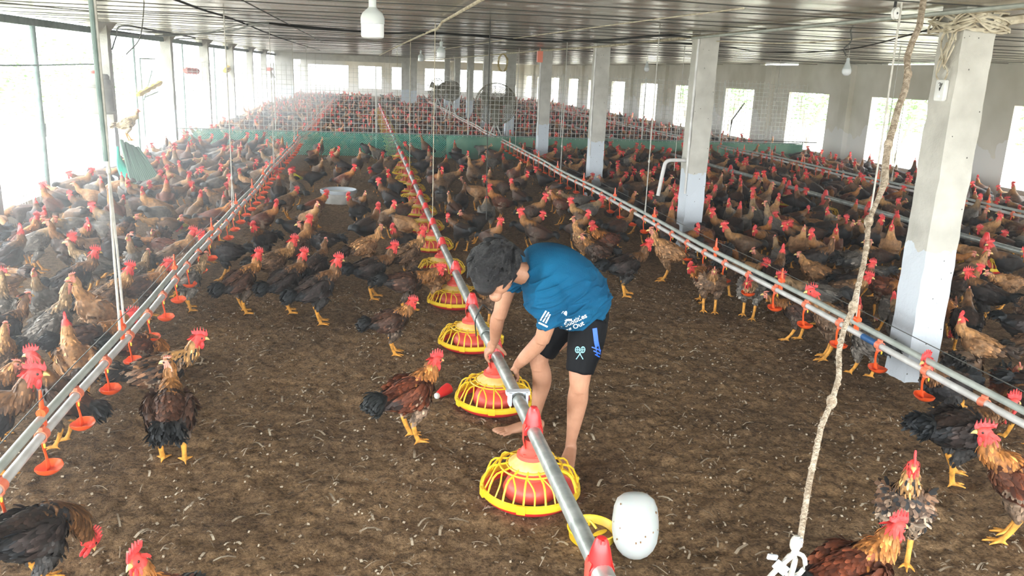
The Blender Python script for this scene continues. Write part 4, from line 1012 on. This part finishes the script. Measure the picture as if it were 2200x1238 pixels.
def add_bird(x, y, deg, pose, var, cock, lod, scale, label, group=None, z=0.0, seed=0):
    t = thing('chicken', label, 'chicken', (x, y, z+float(floor_h(x, y)) if z == 0 else z), math.radians(deg), group)
    t.scale = (scale,)*3
    link('body', body_me(pose, cock, var, lod, seed), None, t)
    hm = heads(pose, cock, lod, seed)
    for nm, me in zip(('comb', 'wattle', 'beak', 'eye', 'eye'), hm):
        if lod == 'hi' or nm in ('comb', 'wattle', 'beak'): link(nm, me, None, t)
    BIRDS.append((x, y)); return t
G_ = 'birds'
NEAR = [
 # x, y, heading, pose, plumage, cock, scale, label
 (.25, 4.20, 32, 'tucked', 'russet', 1, 1.12, 'russet cockerel with full red comb striding toward the pan the worker handles'),
 (.20, 5.66, 8, 'tucked', 'dark', 1, .98, 'dark brown cockerel walking just behind the russet one, beside a grill pan'),
 (-.96, 4.06, 98, 'turned', 'dark', 0, 1.14, 'dark bird seen from behind with rust neck, standing alone on open litter'),
 (-1.14, 4.66, 12, 'stand', 'speckled', 1, 1.12, 'pale-necked cockerel with tall red comb behind the dark bird seen from behind'),
 (.07, 7.15, 22, 'stand', 'black', 1, 1.10, 'blue-black cockerel standing between yellow pans and the three black ones'),
 (.42, 7.75, 30, 'alert', 'brown', 1, 1.08, 'golden-brown cockerel close against the line of yellow pans'),
 (.36, 6.72, 5, 'reach', 'dark', 1, 1.08, 'dark cockerel leaning its head down to a yellow pan'),
 (-.36, 6.46, 25, 'alert', 'black', 1, 1.15, 'foremost of the black cockerels facing the pans, with spiky red comb'),
 (-.62, 6.72, 35, 'alert', 'black', 1, 1.08, 'black cockerel just behind the foremost black one'),
 (-.98, 6.78, 40, 'alert', 'dark', 1, 1.08, 'dark cockerel nearest the drinker cups in the black group'),
 (-.80, 7.45, 30, 'stand', 'brown', 1, 1.08, 'brown-necked cockerel standing behind the group of black ones'),
 (-.42, 7.35, 60, 'alert', 'black', 0, 1.05, 'slim black hen with bare head among the black cockerels'),
 (.02, 8.15, 20, 'alert', 'tan', 0, 1.02, 'tan hen with upright neck and no comb in the middle aisle'),
 (-1.42, 6.85, 50, 'stand', 'grey', 0, 1.05, 'grey bird half hidden under the open-side drinker pipe'),
 (-1.28, 7.9, 200, 'stand', 'black', 1, 1.05, 'black cockerel beside the cups of the open-side drinker line'),
 (2.40, 7.16, 12, 'stand', 'black', 1, 1.18, 'black cockerel walking just behind the back of the worker'),
 (3.02, 7.72, 172, 'alert', 'tan', 0, 1.18, 'orange-tan hen facing the black cockerel, beside the second column'),
 (3.02, 6.62, 250, 'tucked', 'brown', 0, 1.06, 'brown hen seen from the front drinking under the column-side line'),
 (3.30, 6.42, 235, 'reach', 'grey', 1, 1.06, 'grey-legged cockerel next to the brown hen at the column-side cups'),
 (3.10, 6.95, 215, 'reach', 'russet', 1, 1.02, 'russet cockerel stooping behind the brown hen at the cups'),
 (3.42, 5.34, 168, 'alert', 'brown', 1, 1.18, 'big brown cockerel standing tall beside the white cord and drinker cup'),
 (3.40, 5.78, 150, 'reach', 'dark', 0, 1.0, 'dark hen stooping low by the column-side cups, next to the big brown cockerel'),
 (3.50, 5.00, 100, 'reach', 'grey', 0, 1.02, 'grey and black bird feeding behind the jute rope'),
 (2.34, 7.95, 178, 'tucked', 'dark', 0, 1.04, 'dark hen close behind the black cockerel at the back of the worker'),
 (2.36, 8.6, 185, 'up', 'tan', 0, 1.0, 'slender tan hen stretching up over the dark hen'),
 (2.62, 8.55, 200, 'stand', 'russet', 1, 1.04, 'cockerel with hanging red wattles right behind the slender tan hen'),
 (2.28, 2.84, 236, 'up', 'speckled', 1, 1.02, 'mottled cockerel standing front-on with tall red comb near the jute rope'),
 (1.72, 2.33, 12, 'tucked', 'russet', 1, 1.16, 'chestnut cockerel cut by the bottom of the view next to the white knot'),
 (3.02, 3.46, 5, 'reach', 'black', 1, 1.20, 'glossy black bird bending under the near end of the column-side drinker'),
 (2.93, 2.93, 150, 'alert', 'russet', 1, 1.16, 'red-brown cockerel at the very edge of the view below the black bird'),
 (3.42, 4.10, 200, 'stand', 'black', 1, 1.16, 'black cockerel standing right behind the near cups of the column-side line'),
 (-1.22, 3.00, 62, 'peck', 'black', 1, 1.12, 'black bird stooping at the lower corner of the view under the drinker line'),
 (-.66, 2.50, 250, 'up', 'russet', 1, 1.0, 'rust-necked cockerel with only its head showing at the bottom of the view'),
 (-1.98, 5.50, 42, 'up', 'grey', 0, 1.12, 'tall slim grey-brown hen standing beside the open-side drinker line'),
 (-1.86, 6.30, 30, 'alert', 'brown', 1, 1.06, 'brown cockerel with long wattles behind the tall slim grey-brown hen'),
 (-1.72, 5.35, 35, 'reach', 'dark', 1, 1.08, 'dark cockerel with brown hackle pushing its head to the open-side pipe'),
 (-2.28, 6.9, 25, 'alert', 'black', 1, 1.08, 'black cockerel with big comb standing by the yellow trays'),
 (-1.70, 6.6, 20, 'stand', 'dark', 1, 1.04, 'dark cockerel touching the nearest white cord of the open side'),
 (-2.28, 5.50, 60, 'stand', 'black', 0, 1.08, 'black hen with orange legs at the left picture edge'),
 (-2.06, 4.85, 75, 'up', 'brown', 0, .98, 'brown hen with pale stretched neck in front of the tall slim hen'),
 (-1.96, 4.45, 10, 'tucked', 'dark', 0, 1.06, 'dark brown hen crouching along the open-side drinker pipe'),
 (-2.12, 4.25, 200, 'tucked', 'russet', 1, 1.0, 'red-faced cockerel looking toward the open side at the left picture edge'),
 (-1.78, 3.92, 15, 'stand', 'black', 1, 1.30, 'large black bird standing behind the nearest orange cone of the open-side line'),
 (-1.86, 3.35, 60, 'tucked', 'brown', 0, 1.1, 'brown hen at the corner behind the nearest drinker pipes'),
 (-2.45, 5.95, 100, 'up', 'grey', 0, 1.05, 'thin grey hen turned away at the open-side edge of the view'),
 (-1.42, 5.28, 40, 'peck', 'russet', 1, .95, 'cockerel poking its head under a cup of the open-side line'),
 (.60, 6.95, 30, 'peck', 'tan', 0, .95, 'tan bird pecking behind the fourth yellow pan'),
 (.96, 6.35, 250, 'stand', 'brown', 0, .9, 'brown bird whose yellow feet show between worker and pans'),
]
for q in NEAR:
    add_bird(q[0], q[1], q[2], q[3], q[4], bool(q[5]), 'hi', q[6], q[7], 'birds standing in the foreground')
# hen perched on the leaning net bundle
add_bird(-3.42, 13.18, 20, 'alert', 'cream', False, 'mid', 1.0, 'cream-coloured hen perched high on the leaning net bundle', z=.79)
add_bird(4.55, 15.9, 165, 'alert', 'grey', False, 'mid', .95, 'grey hen perched above the crowd on a pipe past the columns', z=.50)

# the crowd: dart throwing, denser away from the bare middle of the floor
rq = random.Random(21); crowd = []
occ = list(BIRDS); cell = {}
def near_(x, y, r):
    cx_, cy_ = int(x/.5), int(y/.5)
    for i in range(cx_-1, cx_+2):
        for j in range(cy_-1, cy_+2):
            for (a, b) in cell.get((i, j), ()):
                if (a-x)**2+(b-y)**2 < r*r: return True
    return False
def put(x, y): cell.setdefault((int(x/.5), int(y/.5)), []).append((x, y))
for b in BIRDS: put(*b)
def spacing(x, y):
    if x < -1.45: return .35 if y > 4.6 else .38
    if x < 3.45:
        if y < (7.9 if x < .6 else 8.4): return None
        if y < 10.5: return .50
        if y < 14: return .54
        return .58 if y < 16.5 else .75
    return .355
blocked = [(.785, None, .26, 42), (6.95, None, .26, 42)]
def ok_spot(x, y):
    for px in (.785, 6.95):
        if abs(x-px) < (.30 if y < 19 else .42): return False
    for cy in COLY:
        if abs(x-COLX-.09) < .32 and abs(y-cy) < .34: return False
    if 3.08 < x < 3.34 or -1.5 < x < -1.18 or 8.45 < x < 8.68: return False
    if -.85 < x < .15 and 11.2 < y < 12.6: return False
    if x < -3.85 or x > 11.0 : return False
    if abs(y-FY) < .3: return False
    if (x+.36)**2+(y-12.6)**2 < .45**2: return False
    for tx, ty in ((-2.62,7.1),(-2.66,7.55),(-1.15,15.2),(-2.2,10.6)):
        if (x-tx)**2+(y-ty)**2 < .3**2: return False
    if abs(x+3.2) < .42 and abs(y-12.9) < .5: return False
    if x < 4.6 and x > -1.2 and y < 3.0: return False
    if 3.3 < x < 4.2 and y < 4.6: return x > 3.75 and y > 3.7
    if 41.7 < y < 42.6: return False
    if abs(x-3.23) < .65 and abs(y-20.5) < .35: return False
    return True
def visible(x, y):
    c = R3.transposed() @ Vector((x, y, .2-CAM_H)) if False else Vector((R3[0][0]*x+R3[1][0]*y+R3[2][0]*(.25-CAM_H), R3[0][1]*x+R3[1][1]*y+R3[2][1]*(.25-CAM_H), R3[0][2]*x+R3[1][2]*y+R3[2][2]*(.25-CAM_H)))
    if c.z < .5: return None
    px, py = 1100+F_PX*c.x/c.z, 619+F_PX*c.y/c.z
    return (px, py, c.z) if -70 < px < 2270 and py < 1330 else None
zones = [((-3.95,-1.55),(3.4,18.9),9000), ((-1.2,3.08),(7.9,18.9),9000), ((3.4,11.1),(3.4,18.9),16000), ((-3.95,11.1),(19.5,41.6),26000), ((-3.9,11.1),(42.5,52),6000)]
for (xa, xb), (ya, yb), tries in zones:
    for _ in range(tries):
        x, y = rq.uniform(xa, xb), rq.uniform(ya, yb)
        s = spacing(x, y) if y < 19 else .40
        if s is None or not ok_spot(x, y) or near_(x, y, s): continue
        v = visible(x, y)
        if not v: continue
        put(x, y); crowd.append((v[2], x, y, v[0], v[1]))
crowd.sort()
VARS = ['black']*8+['dark']*8+['brown']*3+['russet']*3+['tan']*1+['grey']*2+['speckled']
COLW = {'black':'black','dark':'dark brown','brown':'mid-brown','russet':'russet','tan':'tan','grey':'grey','speckled':'speckled'}
def pick(x, y):
    cock = rq.random() < .62; var = rq.choice(VARS)
    if not cock and rq.random() < .3: var = rq.choice(['tan','brown','grey'])
    pose = rq.choice(['alert','alert','stand','stand','tucked','tucked','turned','up','reach','peck'] if rq.random() < .85 else ['sit','peck','reach'])
    return cock, var, pose, rq.uniform(0, 360), rq.uniform(.98, 1.16)
N_IND = 300-len(NEAR)-2
ind = crowd[:N_IND]; rest = crowd[N_IND:]
def zone_words(x):
    if x < -2.6: return 'by the open side'
    if x < -1.36: return 'just beyond the open-side drinkers'
    if x < .785: return 'between open-side drinkers and yellow pans'
    if x < 3.2: return 'between yellow pans and column-side drinkers'
    if x < 5.2: return 'just past the columns'
    return 'toward the window-wall feeder'
def band_words(y):
    for lim, wd in ((6.2,'near the first column'),(8.2,'short of the second column'),(10.2,'level with the second column'),(12.4,'beyond the second column'),(15.5,'near the third column'),(30,'close to the fence')):
        if y < lim: return wd
ORDW = ['nearest','second nearest','third nearest','fourth nearest','fifth nearest','sixth nearest','seventh nearest','eighth nearest','ninth nearest','tenth nearest','eleventh nearest','twelfth nearest','thirteenth nearest','fourteenth nearest']
cnt = {}
for (D, x, y, px, py) in ind:
    cock, var, pose, deg, sc = pick(x, y); lod = 'mid' if D < 8.5 else 'low'
    key = (var, cock, zone_words(x), band_words(y)); k = cnt.get(key, 0); cnt[key] = k+1
    lab = '%s %s %s %s, %s' % (ORDW[min(k, 13)], COLW[var], 'cockerel' if cock else 'hen', key[2], key[3])
    add_bird(x, y, deg, pose, var, cock, lod, sc, lab, 'birds of the crowd in the near pen', seed=0)
# everything farther: one uncountable flock
def flock(name, items, lod, label):
    V, Pq, Cc, off, MI = [], [], [], 0, []
    cache = {}
    for (D, x, y, px, py) in items:
        cock, var, pose, deg, sc = pick(x, y)
        if pose == 'turned': pose = 'alert'
        k = (pose, cock, var)
        if k not in cache:
            g = geo(pose, cock, lod); c, _, _ = bird_colors(g, var, cock); vv = g['co']; pp = [list(q) for q in g['polys']]; cc = c
            for me in head_meshes(g, cock)[:3]:
                a = np.empty(len(me.vertices)*3, np.float32); me.vertices.foreach_get('co', a); a = a.reshape(-1,3)
                pp += [[i+len(vv) for i in q.vertices] for q in me.polygons]; vv = np.concatenate([vv, a])
                col = (.72,.05,.05) if me.name.startswith(('comb','wattle')) and cock else ((.68,.22,.16) if not me.name.startswith('beak') else (.7,.5,.2))
                cc = np.concatenate([cc, np.tile(col, (len(a),1))]); bpy.data.meshes.remove(me)
            tri = []
            for q in pp:
                for i in range(1, len(q)-1): tri.append((q[0], q[i], q[i+1]))
            cache[k] = (vv, np.array(tri, np.int32), cc)
        vv, tri, cc = cache[k]; a = math.radians(deg); ca, sa = math.cos(a)*sc, math.sin(a)*sc
        R = np.array([[ca,-sa,0],[sa,ca,0],[0,0,sc]]); V.append(vv @ R.T + np.array([x, y, float(floor_h(x, y))])); Pq.append(tri+off); Cc.append(cc*rq.uniform(.8,1.25)); off += len(vv)
    V = np.concatenate(V).astype(np.float32); Pq = np.concatenate(Pq); Cc = np.clip(np.concatenate(Cc), 0, 1)
    me = bpy.data.meshes.new(name); me.vertices.add(len(V)); me.vertices.foreach_set('co', V.ravel())
    me.loops.add(Pq.size); me.loops.foreach_set('vertex_index', Pq.astype(np.int32).ravel()); me.polygons.add(len(Pq)); me.polygons.foreach_set('loop_start', np.arange(0, Pq.size, 3, dtype=np.int32))
    me.update(calc_edges=True); me.shade_smooth()
    at = me.color_attributes.new('Plumage', 'FLOAT_COLOR', 'POINT'); at.data.foreach_set('color', np.concatenate([Cc, np.ones((len(Cc),1))], 1).astype(np.float32).ravel())
    me.materials.append(M['plumage']); o = link(name, me)
    return V, tag(o, label, 'flock', kind='stuff')
_, o1 = flock('chicken_flock', rest, 'far', 'dense flock of red-combed chickens filling the barn farther back and behind the fence')
print('BIRDS individual', len(BIRDS), 'rest', len(rest), 'D split', ind[-1][0] if ind else 0)

# ------------------------------------------------------------------ the worker
from mathutils import noise as mnoise
M['skin'] = noisy('warm_skin', (.40,.19,.11), (.52,.27,.165), 9, .55, bump=.15, bscale=90)
M['hair'] = noisy('black_hair', (.004,.004,.005), (.022,.022,.024), 60, .45, bump=.6, stretch=(1,1,5), bscale=90)
M['shirt'] = noisy('petrol_blue_cotton', (.002,.070,.155), (.003,.098,.205), 5, .85, bump=.25, bscale=160, spec=.2)
M['shorts'] = plain('black_sports_cloth', (.0025,.003,.0045), .7, spec=.15)
M['print'] = plain('white_print', (.82,.86,.88), .6)
M['stripe'] = plain('bright_blue_stripe', (.02,.12,.62), .5)
M['racket'] = plain('pale_blue_print', (.25,.62,.72), .6)
def limb(bm, pts, r, n=16, per=4, rb=None, up=(0,1,0)):
    loft(bm, curve_pts(pts, per), cr(r, per), cr(rb, per) if rb else None, n=n, up=up)
man = thing('person', 'barefoot worker in blue t-shirt and black shorts bending over the feeder pipe', 'person', (1.05, 4.08, 0))
def mobj(name, me, mat):
    o = link(name, me, mat, man); o.location = (-1.05, -4.08, 0); return o
bm = bmesh.new()
limb(bm, [(1.17,4.08,.74),(1.12,4.08,.82),(1.03,4.09,.90),(.93,4.11,.955),(.86,4.12,.985)], [.135,.14,.145,.16,.12], rb=[.10,.105,.11,.115,.09], up=(0,0,1), n=20)
limb(bm, [(.90,4.10,.985),(.835,4.09,.985),(.775,4.075,1.0),(.72,4.06,1.015)], [.080,.064,.056,.058])
ell(bm, (.675,4.05,1.035), (.096,.082,.098), Matrix.Rotation(.5,3,'Y'), 18)
ell(bm, (.690,4.035,.975), (.066,.066,.088), Matrix.Rotation(.35,3,'Y'), 16)
ell(bm, (.665,4.025,.885), (.034,.034,.030), seg=12)                                   # chin
limb(bm, [(.628,4.02,.985),(.607,4.015,.955),(.598,4.013,.925)], [.010,.014,.018])       # nose
limb(bm, [(.612,4.045,.905),(.608,4.018,.900),(.612,3.995,.905)], [.007,.010,.007])      # lips
for sy in (-1, 1): ell(bm, (.715, 4.05+sy*.083-.005, .99), (.026,.010,.034), Matrix.Rotation(.3,3,'Y'), 12)
# far arm, hand spread over the pipe
limb(bm, [(.86,4.22,.965),(.80,4.285,.93),(.765,4.32,.80),(.742,4.345,.675)], [.060,.056,.046,.039])
limb(bm, [(.742,4.345,.69),(.737,4.38,.64),(.742,4.44,.56),(.746,4.50,.478)], [.038,.041,.036,.0255])
loft(bm, curve_pts([(.746,4.498,.482),(.738,4.530,.445),(.728,4.560,.412)], 3), cr([.024,.036,.040],3), cr([.019,.018,.014],3), n=12, up=(1,0,.3))
for k, (dy, L) in enumerate(((-.034,.9),(-.012,1.0),(.011,.95),(.033,.8))):
    a = Vector((.728,4.556+dy,.414)); limb(bm, [a, a+Vector((-.020,.008,-.022))*L, a+Vector((-.020,.012,-.056))*L, a+Vector((.002,.012,-.086))*L], [.0105,.0098,.0088,.0068], n=8, per=3)
limb(bm, [(.752,4.512,.458),(.782,4.515,.432),(.808,4.528,.405),(.826,4.545,.378)], [.014,.0125,.0105,.0078], n=8, per=3)
# near arm, hand under the far side of the pipe
limb(bm, [(.93,4.02,.955),(.935,3.95,.90),(.935,3.985,.76),(.922,4.035,.635)], [.062,.060,.048,.040])
limb(bm, [(.922,4.035,.65),(.905,4.075,.595),(.862,4.15,.505),(.832,4.21,.437)], [.038,.042,.037,.026])
loft(bm, curve_pts([(.832,4.21,.44),(.830,4.245,.405),(.835,4.28,.372)], 3), cr([.024,.034,.037],3), cr([.018,.017,.013],3), n=12, up=(1,0,.2))
for k, (dy, L) in enumerate(((-.030,.85),(-.010,1.0),(.011,1.0),(.031,.85))):
    a = Vector((.836,4.280+dy,.374)); limb(bm, [a, a+Vector((.014,.012,-.028))*L, a+Vector((.004,.016,-.060))*L, a+Vector((-.022,.016,-.078))*L], [.0105,.0098,.0088,.0068], n=8, per=3)
limb(bm, [(.822,4.215,.43),(.812,4.235,.405),(.808,4.262,.392)], [.014,.012,.008], n=8, per=3)
# legs and bare feet
for hip, knee, ank, toe in (((1.16,3.99,.73),(1.105,3.905,.452),(1.088,3.935,.075),(-.075,-.185)), ((1.12,4.18,.73),(.958,4.222,.458),(.966,4.285,.075),(-.205,-.03))):
    H_, K_, A_ = Vector(hip), Vector(knee), Vector(ank); d = Vector((toe[0], toe[1], 0)); d1 = d.normalized(); sd = Vector((-d1.y, d1.x, 0))
    limb(bm, [H_, H_.lerp(K_,.5)+Vector((-.01,0,0)), K_+Vector((0,0,.05)), K_-d1*-.004, K_+Vector((0,0,-.05))], [.092,.080,.060,.054,.047])
    limb(bm, [K_+Vector((0,0,-.02)), K_.lerp(A_,.33)-d1*.022, K_.lerp(A_,.7)-d1*.008, A_+Vector((0,0,.03)), A_-Vector((0,0,.02))], [.050,.055,.038,.029,.033])
    g = float(floor_h(A_.x, A_.y)); A0 = Vector((A_.x, A_.y, 0)); L = d.length
    loft(bm, curve_pts([A0-d1*.045+Vector((0,0,.034)), A0+Vector((0,0,.045)), A0+d1*L*.5+Vector((0,0,.034)), A0+d1*L*.85+Vector((0,0,.022))], 4), cr([.026,.032,.040,.042],4), cr([.026,.038,.028,.014],4), n=14)
    for k in range(5):
        o_ = (k-2)*.0185; tl = (1.12,1.10,1.06,1.01,.95)[k] ; rr_ = (.0135,.010,.0095,.009,.0085)[k]
        limb(bm, [A0+d1*L*.78+sd*o_+Vector((0,0,.020)), A0+d1*L*.95*tl+sd*o_*1.08+Vector((0,0,.019)), A0+d1*L*1.06*tl+sd*o_*1.1+Vector((0,0,.012))], [rr_,rr_,rr_*.75], n=8, per=3)
mobj('body', fuse(bm, .0052, smooth=3, factor=.5), M['skin'])
# eyes, hidden under the fringe but there
for sy in (-1, 1):
    bm = bmesh.new(); ell(bm, (.622, 4.022+sy*.030, .972), (.009,.011,.009), seg=10)
    me = bpy.data.meshes.new('e'); bm.to_mesh(me); bm.free(); me.shade_smooth(); mobj('eye', me, M['eye'])
# hair: a cap of overlapping locks
bm = bmesh.new(); rh = random.Random(12)
HC = Vector((.665,4.035,1.062))
ell(bm, HC, (.118,.104,.108), Matrix.Rotation(.45,3,'Y'), 20)
ell(bm, HC+Vector((.045,.012,.0)), (.085,.092,.085), seg=16)
ell(bm, HC+Vector((-.055,-.030,-.045)), (.080,.088,.088), seg=16)
ell(bm, HC+Vector((-.02,-.055,-.055)), (.085,.055,.060), seg=16)
ell(bm, HC+Vector((-.058,-.028,-.088)), (.066,.080,.080), seg=16)
for k in range(330):
    u = Vector((rh.gauss(-.2,1), rh.gauss(-.1,1), rh.gauss(.2,.8))).normalized()
    if u.x > .75 or u.z < -.7: continue
    p = HC+Vector((u.x*.118, u.y*.106-.01, u.z*.112-.012*(1 if u.x < 0 else 0))); fl = Vector((-.55, -.15, -.85)); fl = (fl-fl.dot(u)*u)
    if fl.length < .1: continue
    fl.normalize(); fl = (fl+Vector((rh.uniform(-.35,.35), rh.uniform(-.35,.35), 0))).normalized(); L = rh.uniform(.05,.085)
    limb(bm, [p-fl*.02, p+u*.008+fl*L*.5, p+u*.006+fl*L], [.012,.013,.004], n=6, per=3)
mobj('hair', fuse(bm, .0048, smooth=1, factor=.4), M['hair'])
# t-shirt
bm = bmesh.new()
limb(bm, [(1.20,4.08,.785),(1.155,4.08,.85),(1.08,4.085,.92),(.985,4.10,.975),(.90,4.12,.995),(.835,4.12,.995)], [.150,.178,.188,.188,.170,.105], rb=[.105,.138,.162,.168,.150,.110], up=(0,0,1), n=24)
ell(bm, (.925,4.03,.895), (.125,.14,.13), seg=16)
ell(bm, (1.10,4.02,.81), (.15,.15,.105), seg=16)
limb(bm, [(.93,4.03,.97),(.935,3.965,.92),(.94,3.955,.84),(.955,3.955,.745)], [.085,.092,.088,.082], rb=[.085,.085,.078,.070])
limb(bm, [(.87,4.2,.98),(.81,4.275,.95),(.79,4.30,.86)], [.085,.082,.076])
sh = fuse(bm, .009, smooth=6, factor=.5)
sub = eval_mods(sh, [('SUBSURF', dict(levels=1, render_levels=1))]); sh = sub
NS = [v.normal.copy() for v in sh.vertices]
for v, n_ in zip(sh.vertices, NS):
    p = v.co.copy()
    d1, d2 = p.x*.85+p.z*.5, p.z*.85-p.x*.5; q = Vector((d1*3.2, p.y*4, d2*11))
    f = 1-abs(mnoise.noise(q))*2.6; q2 = Vector((d1*6, p.y*7, d2*26)); f2 = 1-abs(mnoise.noise(q2))*2.5
    w1 = max(0, min(1, (1.08-p.z)/.14))
    v.co = p+n_*((max(0,f)**2*.017+max(0,f2)**3*.012)*w1-.006*w1)
sh.shade_smooth(); shirt = mobj('t_shirt', sh, M['shirt'])
bvh = BVHTree.FromPolygons([v.co.copy() for v in sh.vertices], [tuple(p.vertices) for p in sh.polygons])
# shorts
bm = bmesh.new()
ell(bm, (1.155,4.08,.755), (.128,.165,.115), seg=20)
limb(bm, [(1.165,3.995,.76),(1.145,3.965,.66),(1.112,3.925,.535),(1.104,3.915,.497)], [.098,.096,.078,.074], rb=[.105,.100,.084,.079])
limb(bm, [(1.12,4.18,.76),(1.055,4.195,.66),(.985,4.212,.545),(.968,4.216,.515)], [.098,.095,.078,.074], rb=[.105,.100,.084,.079])
so = fuse(bm, .008, smooth=3, factor=.5)
NS = [v.normal.copy() for v in so.vertices]
for v, n_ in zip(so.vertices, NS):
    p = v.co.copy(); v.co = p+n_*(max(0, 1-abs(mnoise.noise(Vector((p.x*9, p.y*9, p.z*5))))*2.6)**2*.006)
so.shade_smooth(); shorts = mobj('shorts', so, M['shorts'])
bvs = BVHTree.FromPolygons([v.co.copy() for v in so.vertices], [tuple(p.vertices) for p in so.polygons])
VD = Vector((.235,.93,-.28)).normalized()
def decal(name, polys, origin, u, v, tree, mat, parent, off=.002):
    """flat outline pieces printed onto the cloth"""
    bm = bmesh.new(); u = Vector(u).normalized(); v = Vector(v).normalized(); o = Vector(origin)
    for pl in polys:
        ring = []
        for a, b in pl:
            p = o+u*a+v*b; hit = tree.ray_cast(p-VD*.6, VD, 1.5)
            if hit[0] is None: break
            ring.append(bm.verts.new(hit[0]-VD*off))
        if len(ring) == len(pl) and len(ring) > 2: bm.faces.new(ring)
    me = bpy.data.meshes.new(name); bm.to_mesh(me); bm.free(); ob = link(name, me, mat, parent); return ob
def strokes(segs, w):
    out = []
    for (a, b), (c, d) in segs:
        L = math.hypot(c-a, d-b); nx, ny = -(d-b)/L*w/2, (c-a)/L*w/2; k = max(1, int(L/.008))
        for i in range(k):
            t0, t1 = i/k, (i+1)/k; p0 = (a+(c-a)*t0, b+(d-b)*t0); p1 = (a+(c-a)*t1, b+(d-b)*t1)
            out.append([(p0[0]+nx,p0[1]+ny),(p1[0]+nx,p1[1]+ny),(p1[0]-nx,p1[1]-ny),(p0[0]-nx,p0[1]-ny)])
    return out
def text_polys(txt, size):
    cu = bpy.data.curves.new('t', 'FONT'); cu.body = txt; cu.size = size; cu.offset = size*.02; cu.resolution_u = 3
    o = bpy.data.objects.new('t', cu); COL.objects.link(o); dg = bpy.context.evaluated_depsgraph_get(); dg.update()
    me = bpy.data.meshes.new_from_object(o.evaluated_get(dg)); out = [[(me.vertices[i].co.x, me.vertices[i].co.y) for i in p.vertices] for p in me.polygons]
    bpy.data.objects.remove(o); bpy.data.curves.remove(cu); bpy.data.meshes.remove(me); return out
UU, VV = Vector((.80,-.18,.46)), Vector((-.46,0,.87))
decal('shirt_print', text_polys('ry \u2022 Subtitles', .036), (.945,3.86,.735), UU, VV, bvh, M['print'], shirt)
decal('shirt_print', text_polys('nding Out', .036), (.968,3.86,.712), UU, VV, bvh, M['print'], shirt)
decal('shirt_print', [[(0,0),(.022,.0),(.030,.052),(.012,.060),(.0,.052),(.012,.044)]]+strokes([((.0,.012),(.034,-.004))], .012), (1.0,3.86,.79), UU, VV, bvh, M['print'], shirt)
decal('shirt_print', strokes([((0,0),(.028,.05)),((.014,-.008),(.042,.042)),((.028,-.016),(.05,.03)),((-.01,-.01),(.04,-.036)),((-.035,.01),(-.015,-.012)),((-.055,.03),(-.04,.0))], .0085), (.868,3.86,.80), (1,0,.05), (0,0,1), bvh, M['print'], shirt)
decal('side_stripe', strokes([((0,0),(.012,-.07)),((.012,-.07),(.034,-.15)),((.034,-.15),(.040,-.185))], .024)+strokes([((-.01,-.10),(.05,-.125)),((.0,-.12),(.055,-.148)),((.01,-.14),(.058,-.17))], .006), (1.155,3.86,.755), (1,0,0), (0,0,1), bvs, M['stripe'], shorts)
rk = []
for sx in (-1, 1):
    rk += strokes([((-sx*.018,-.035),(sx*.006,.004))], .004)
    c = (sx*.014, .016); rk += strokes([((c[0]+.011*math.cos(a*PI/6), c[1]+.016*math.sin(a*PI/6)), (c[0]+.011*math.cos((a+1)*PI/6), c[1]+.016*math.sin((a+1)*PI/6))) for a in range(12)], .004)
    rk += strokes([((c[0], c[1]-.014), (c[0], c[1]+.014)), ((c[0]-.009, c[1]), (c[0]+.009, c[1]))], .003)
decal('racket_emblem', rk, (1.085,3.86,.625), (1,0,0), (0,0,1), bvs, M['racket'], shorts)

# ------------------------------------------------------------------ scatter volumes added to imitate veiling glare of the lens
def air(name, x0, x1, dens, label):
    vm = bpy.data.materials.new(name); vm.use_nodes = True; nt = vm.node_tree; nt.nodes.clear()
    v = nt.nodes.new('ShaderNodeVolumeScatter'); v.inputs['Density'].default_value = dens; v.inputs['Anisotropy'].default_value = .55; v.inputs['Color'].default_value = (1,1,1,1)
    o_ = nt.nodes.new('ShaderNodeOutputMaterial'); nt.links.new(v.outputs[0], o_.inputs['Volume'])
    bm = bmesh.new(); box(bm, x0, x1, -1.4, 59.9, .05, 2.47); tag(obj(name, bm, vm, smooth=False), label, 'glare veil', kind='stuff')
air('glare_veil', -1.0, 11.39, .007, 'thin pale veil over the whole barn, added to imitate lens glare')
air('open_side_glare_veil', -4.14, -1.001, .031, 'thicker bright veil along the open side, added to imitate lens glare')  # denser volume added for the white bloom over the open side
scn.cycles.volume_bounces = 0
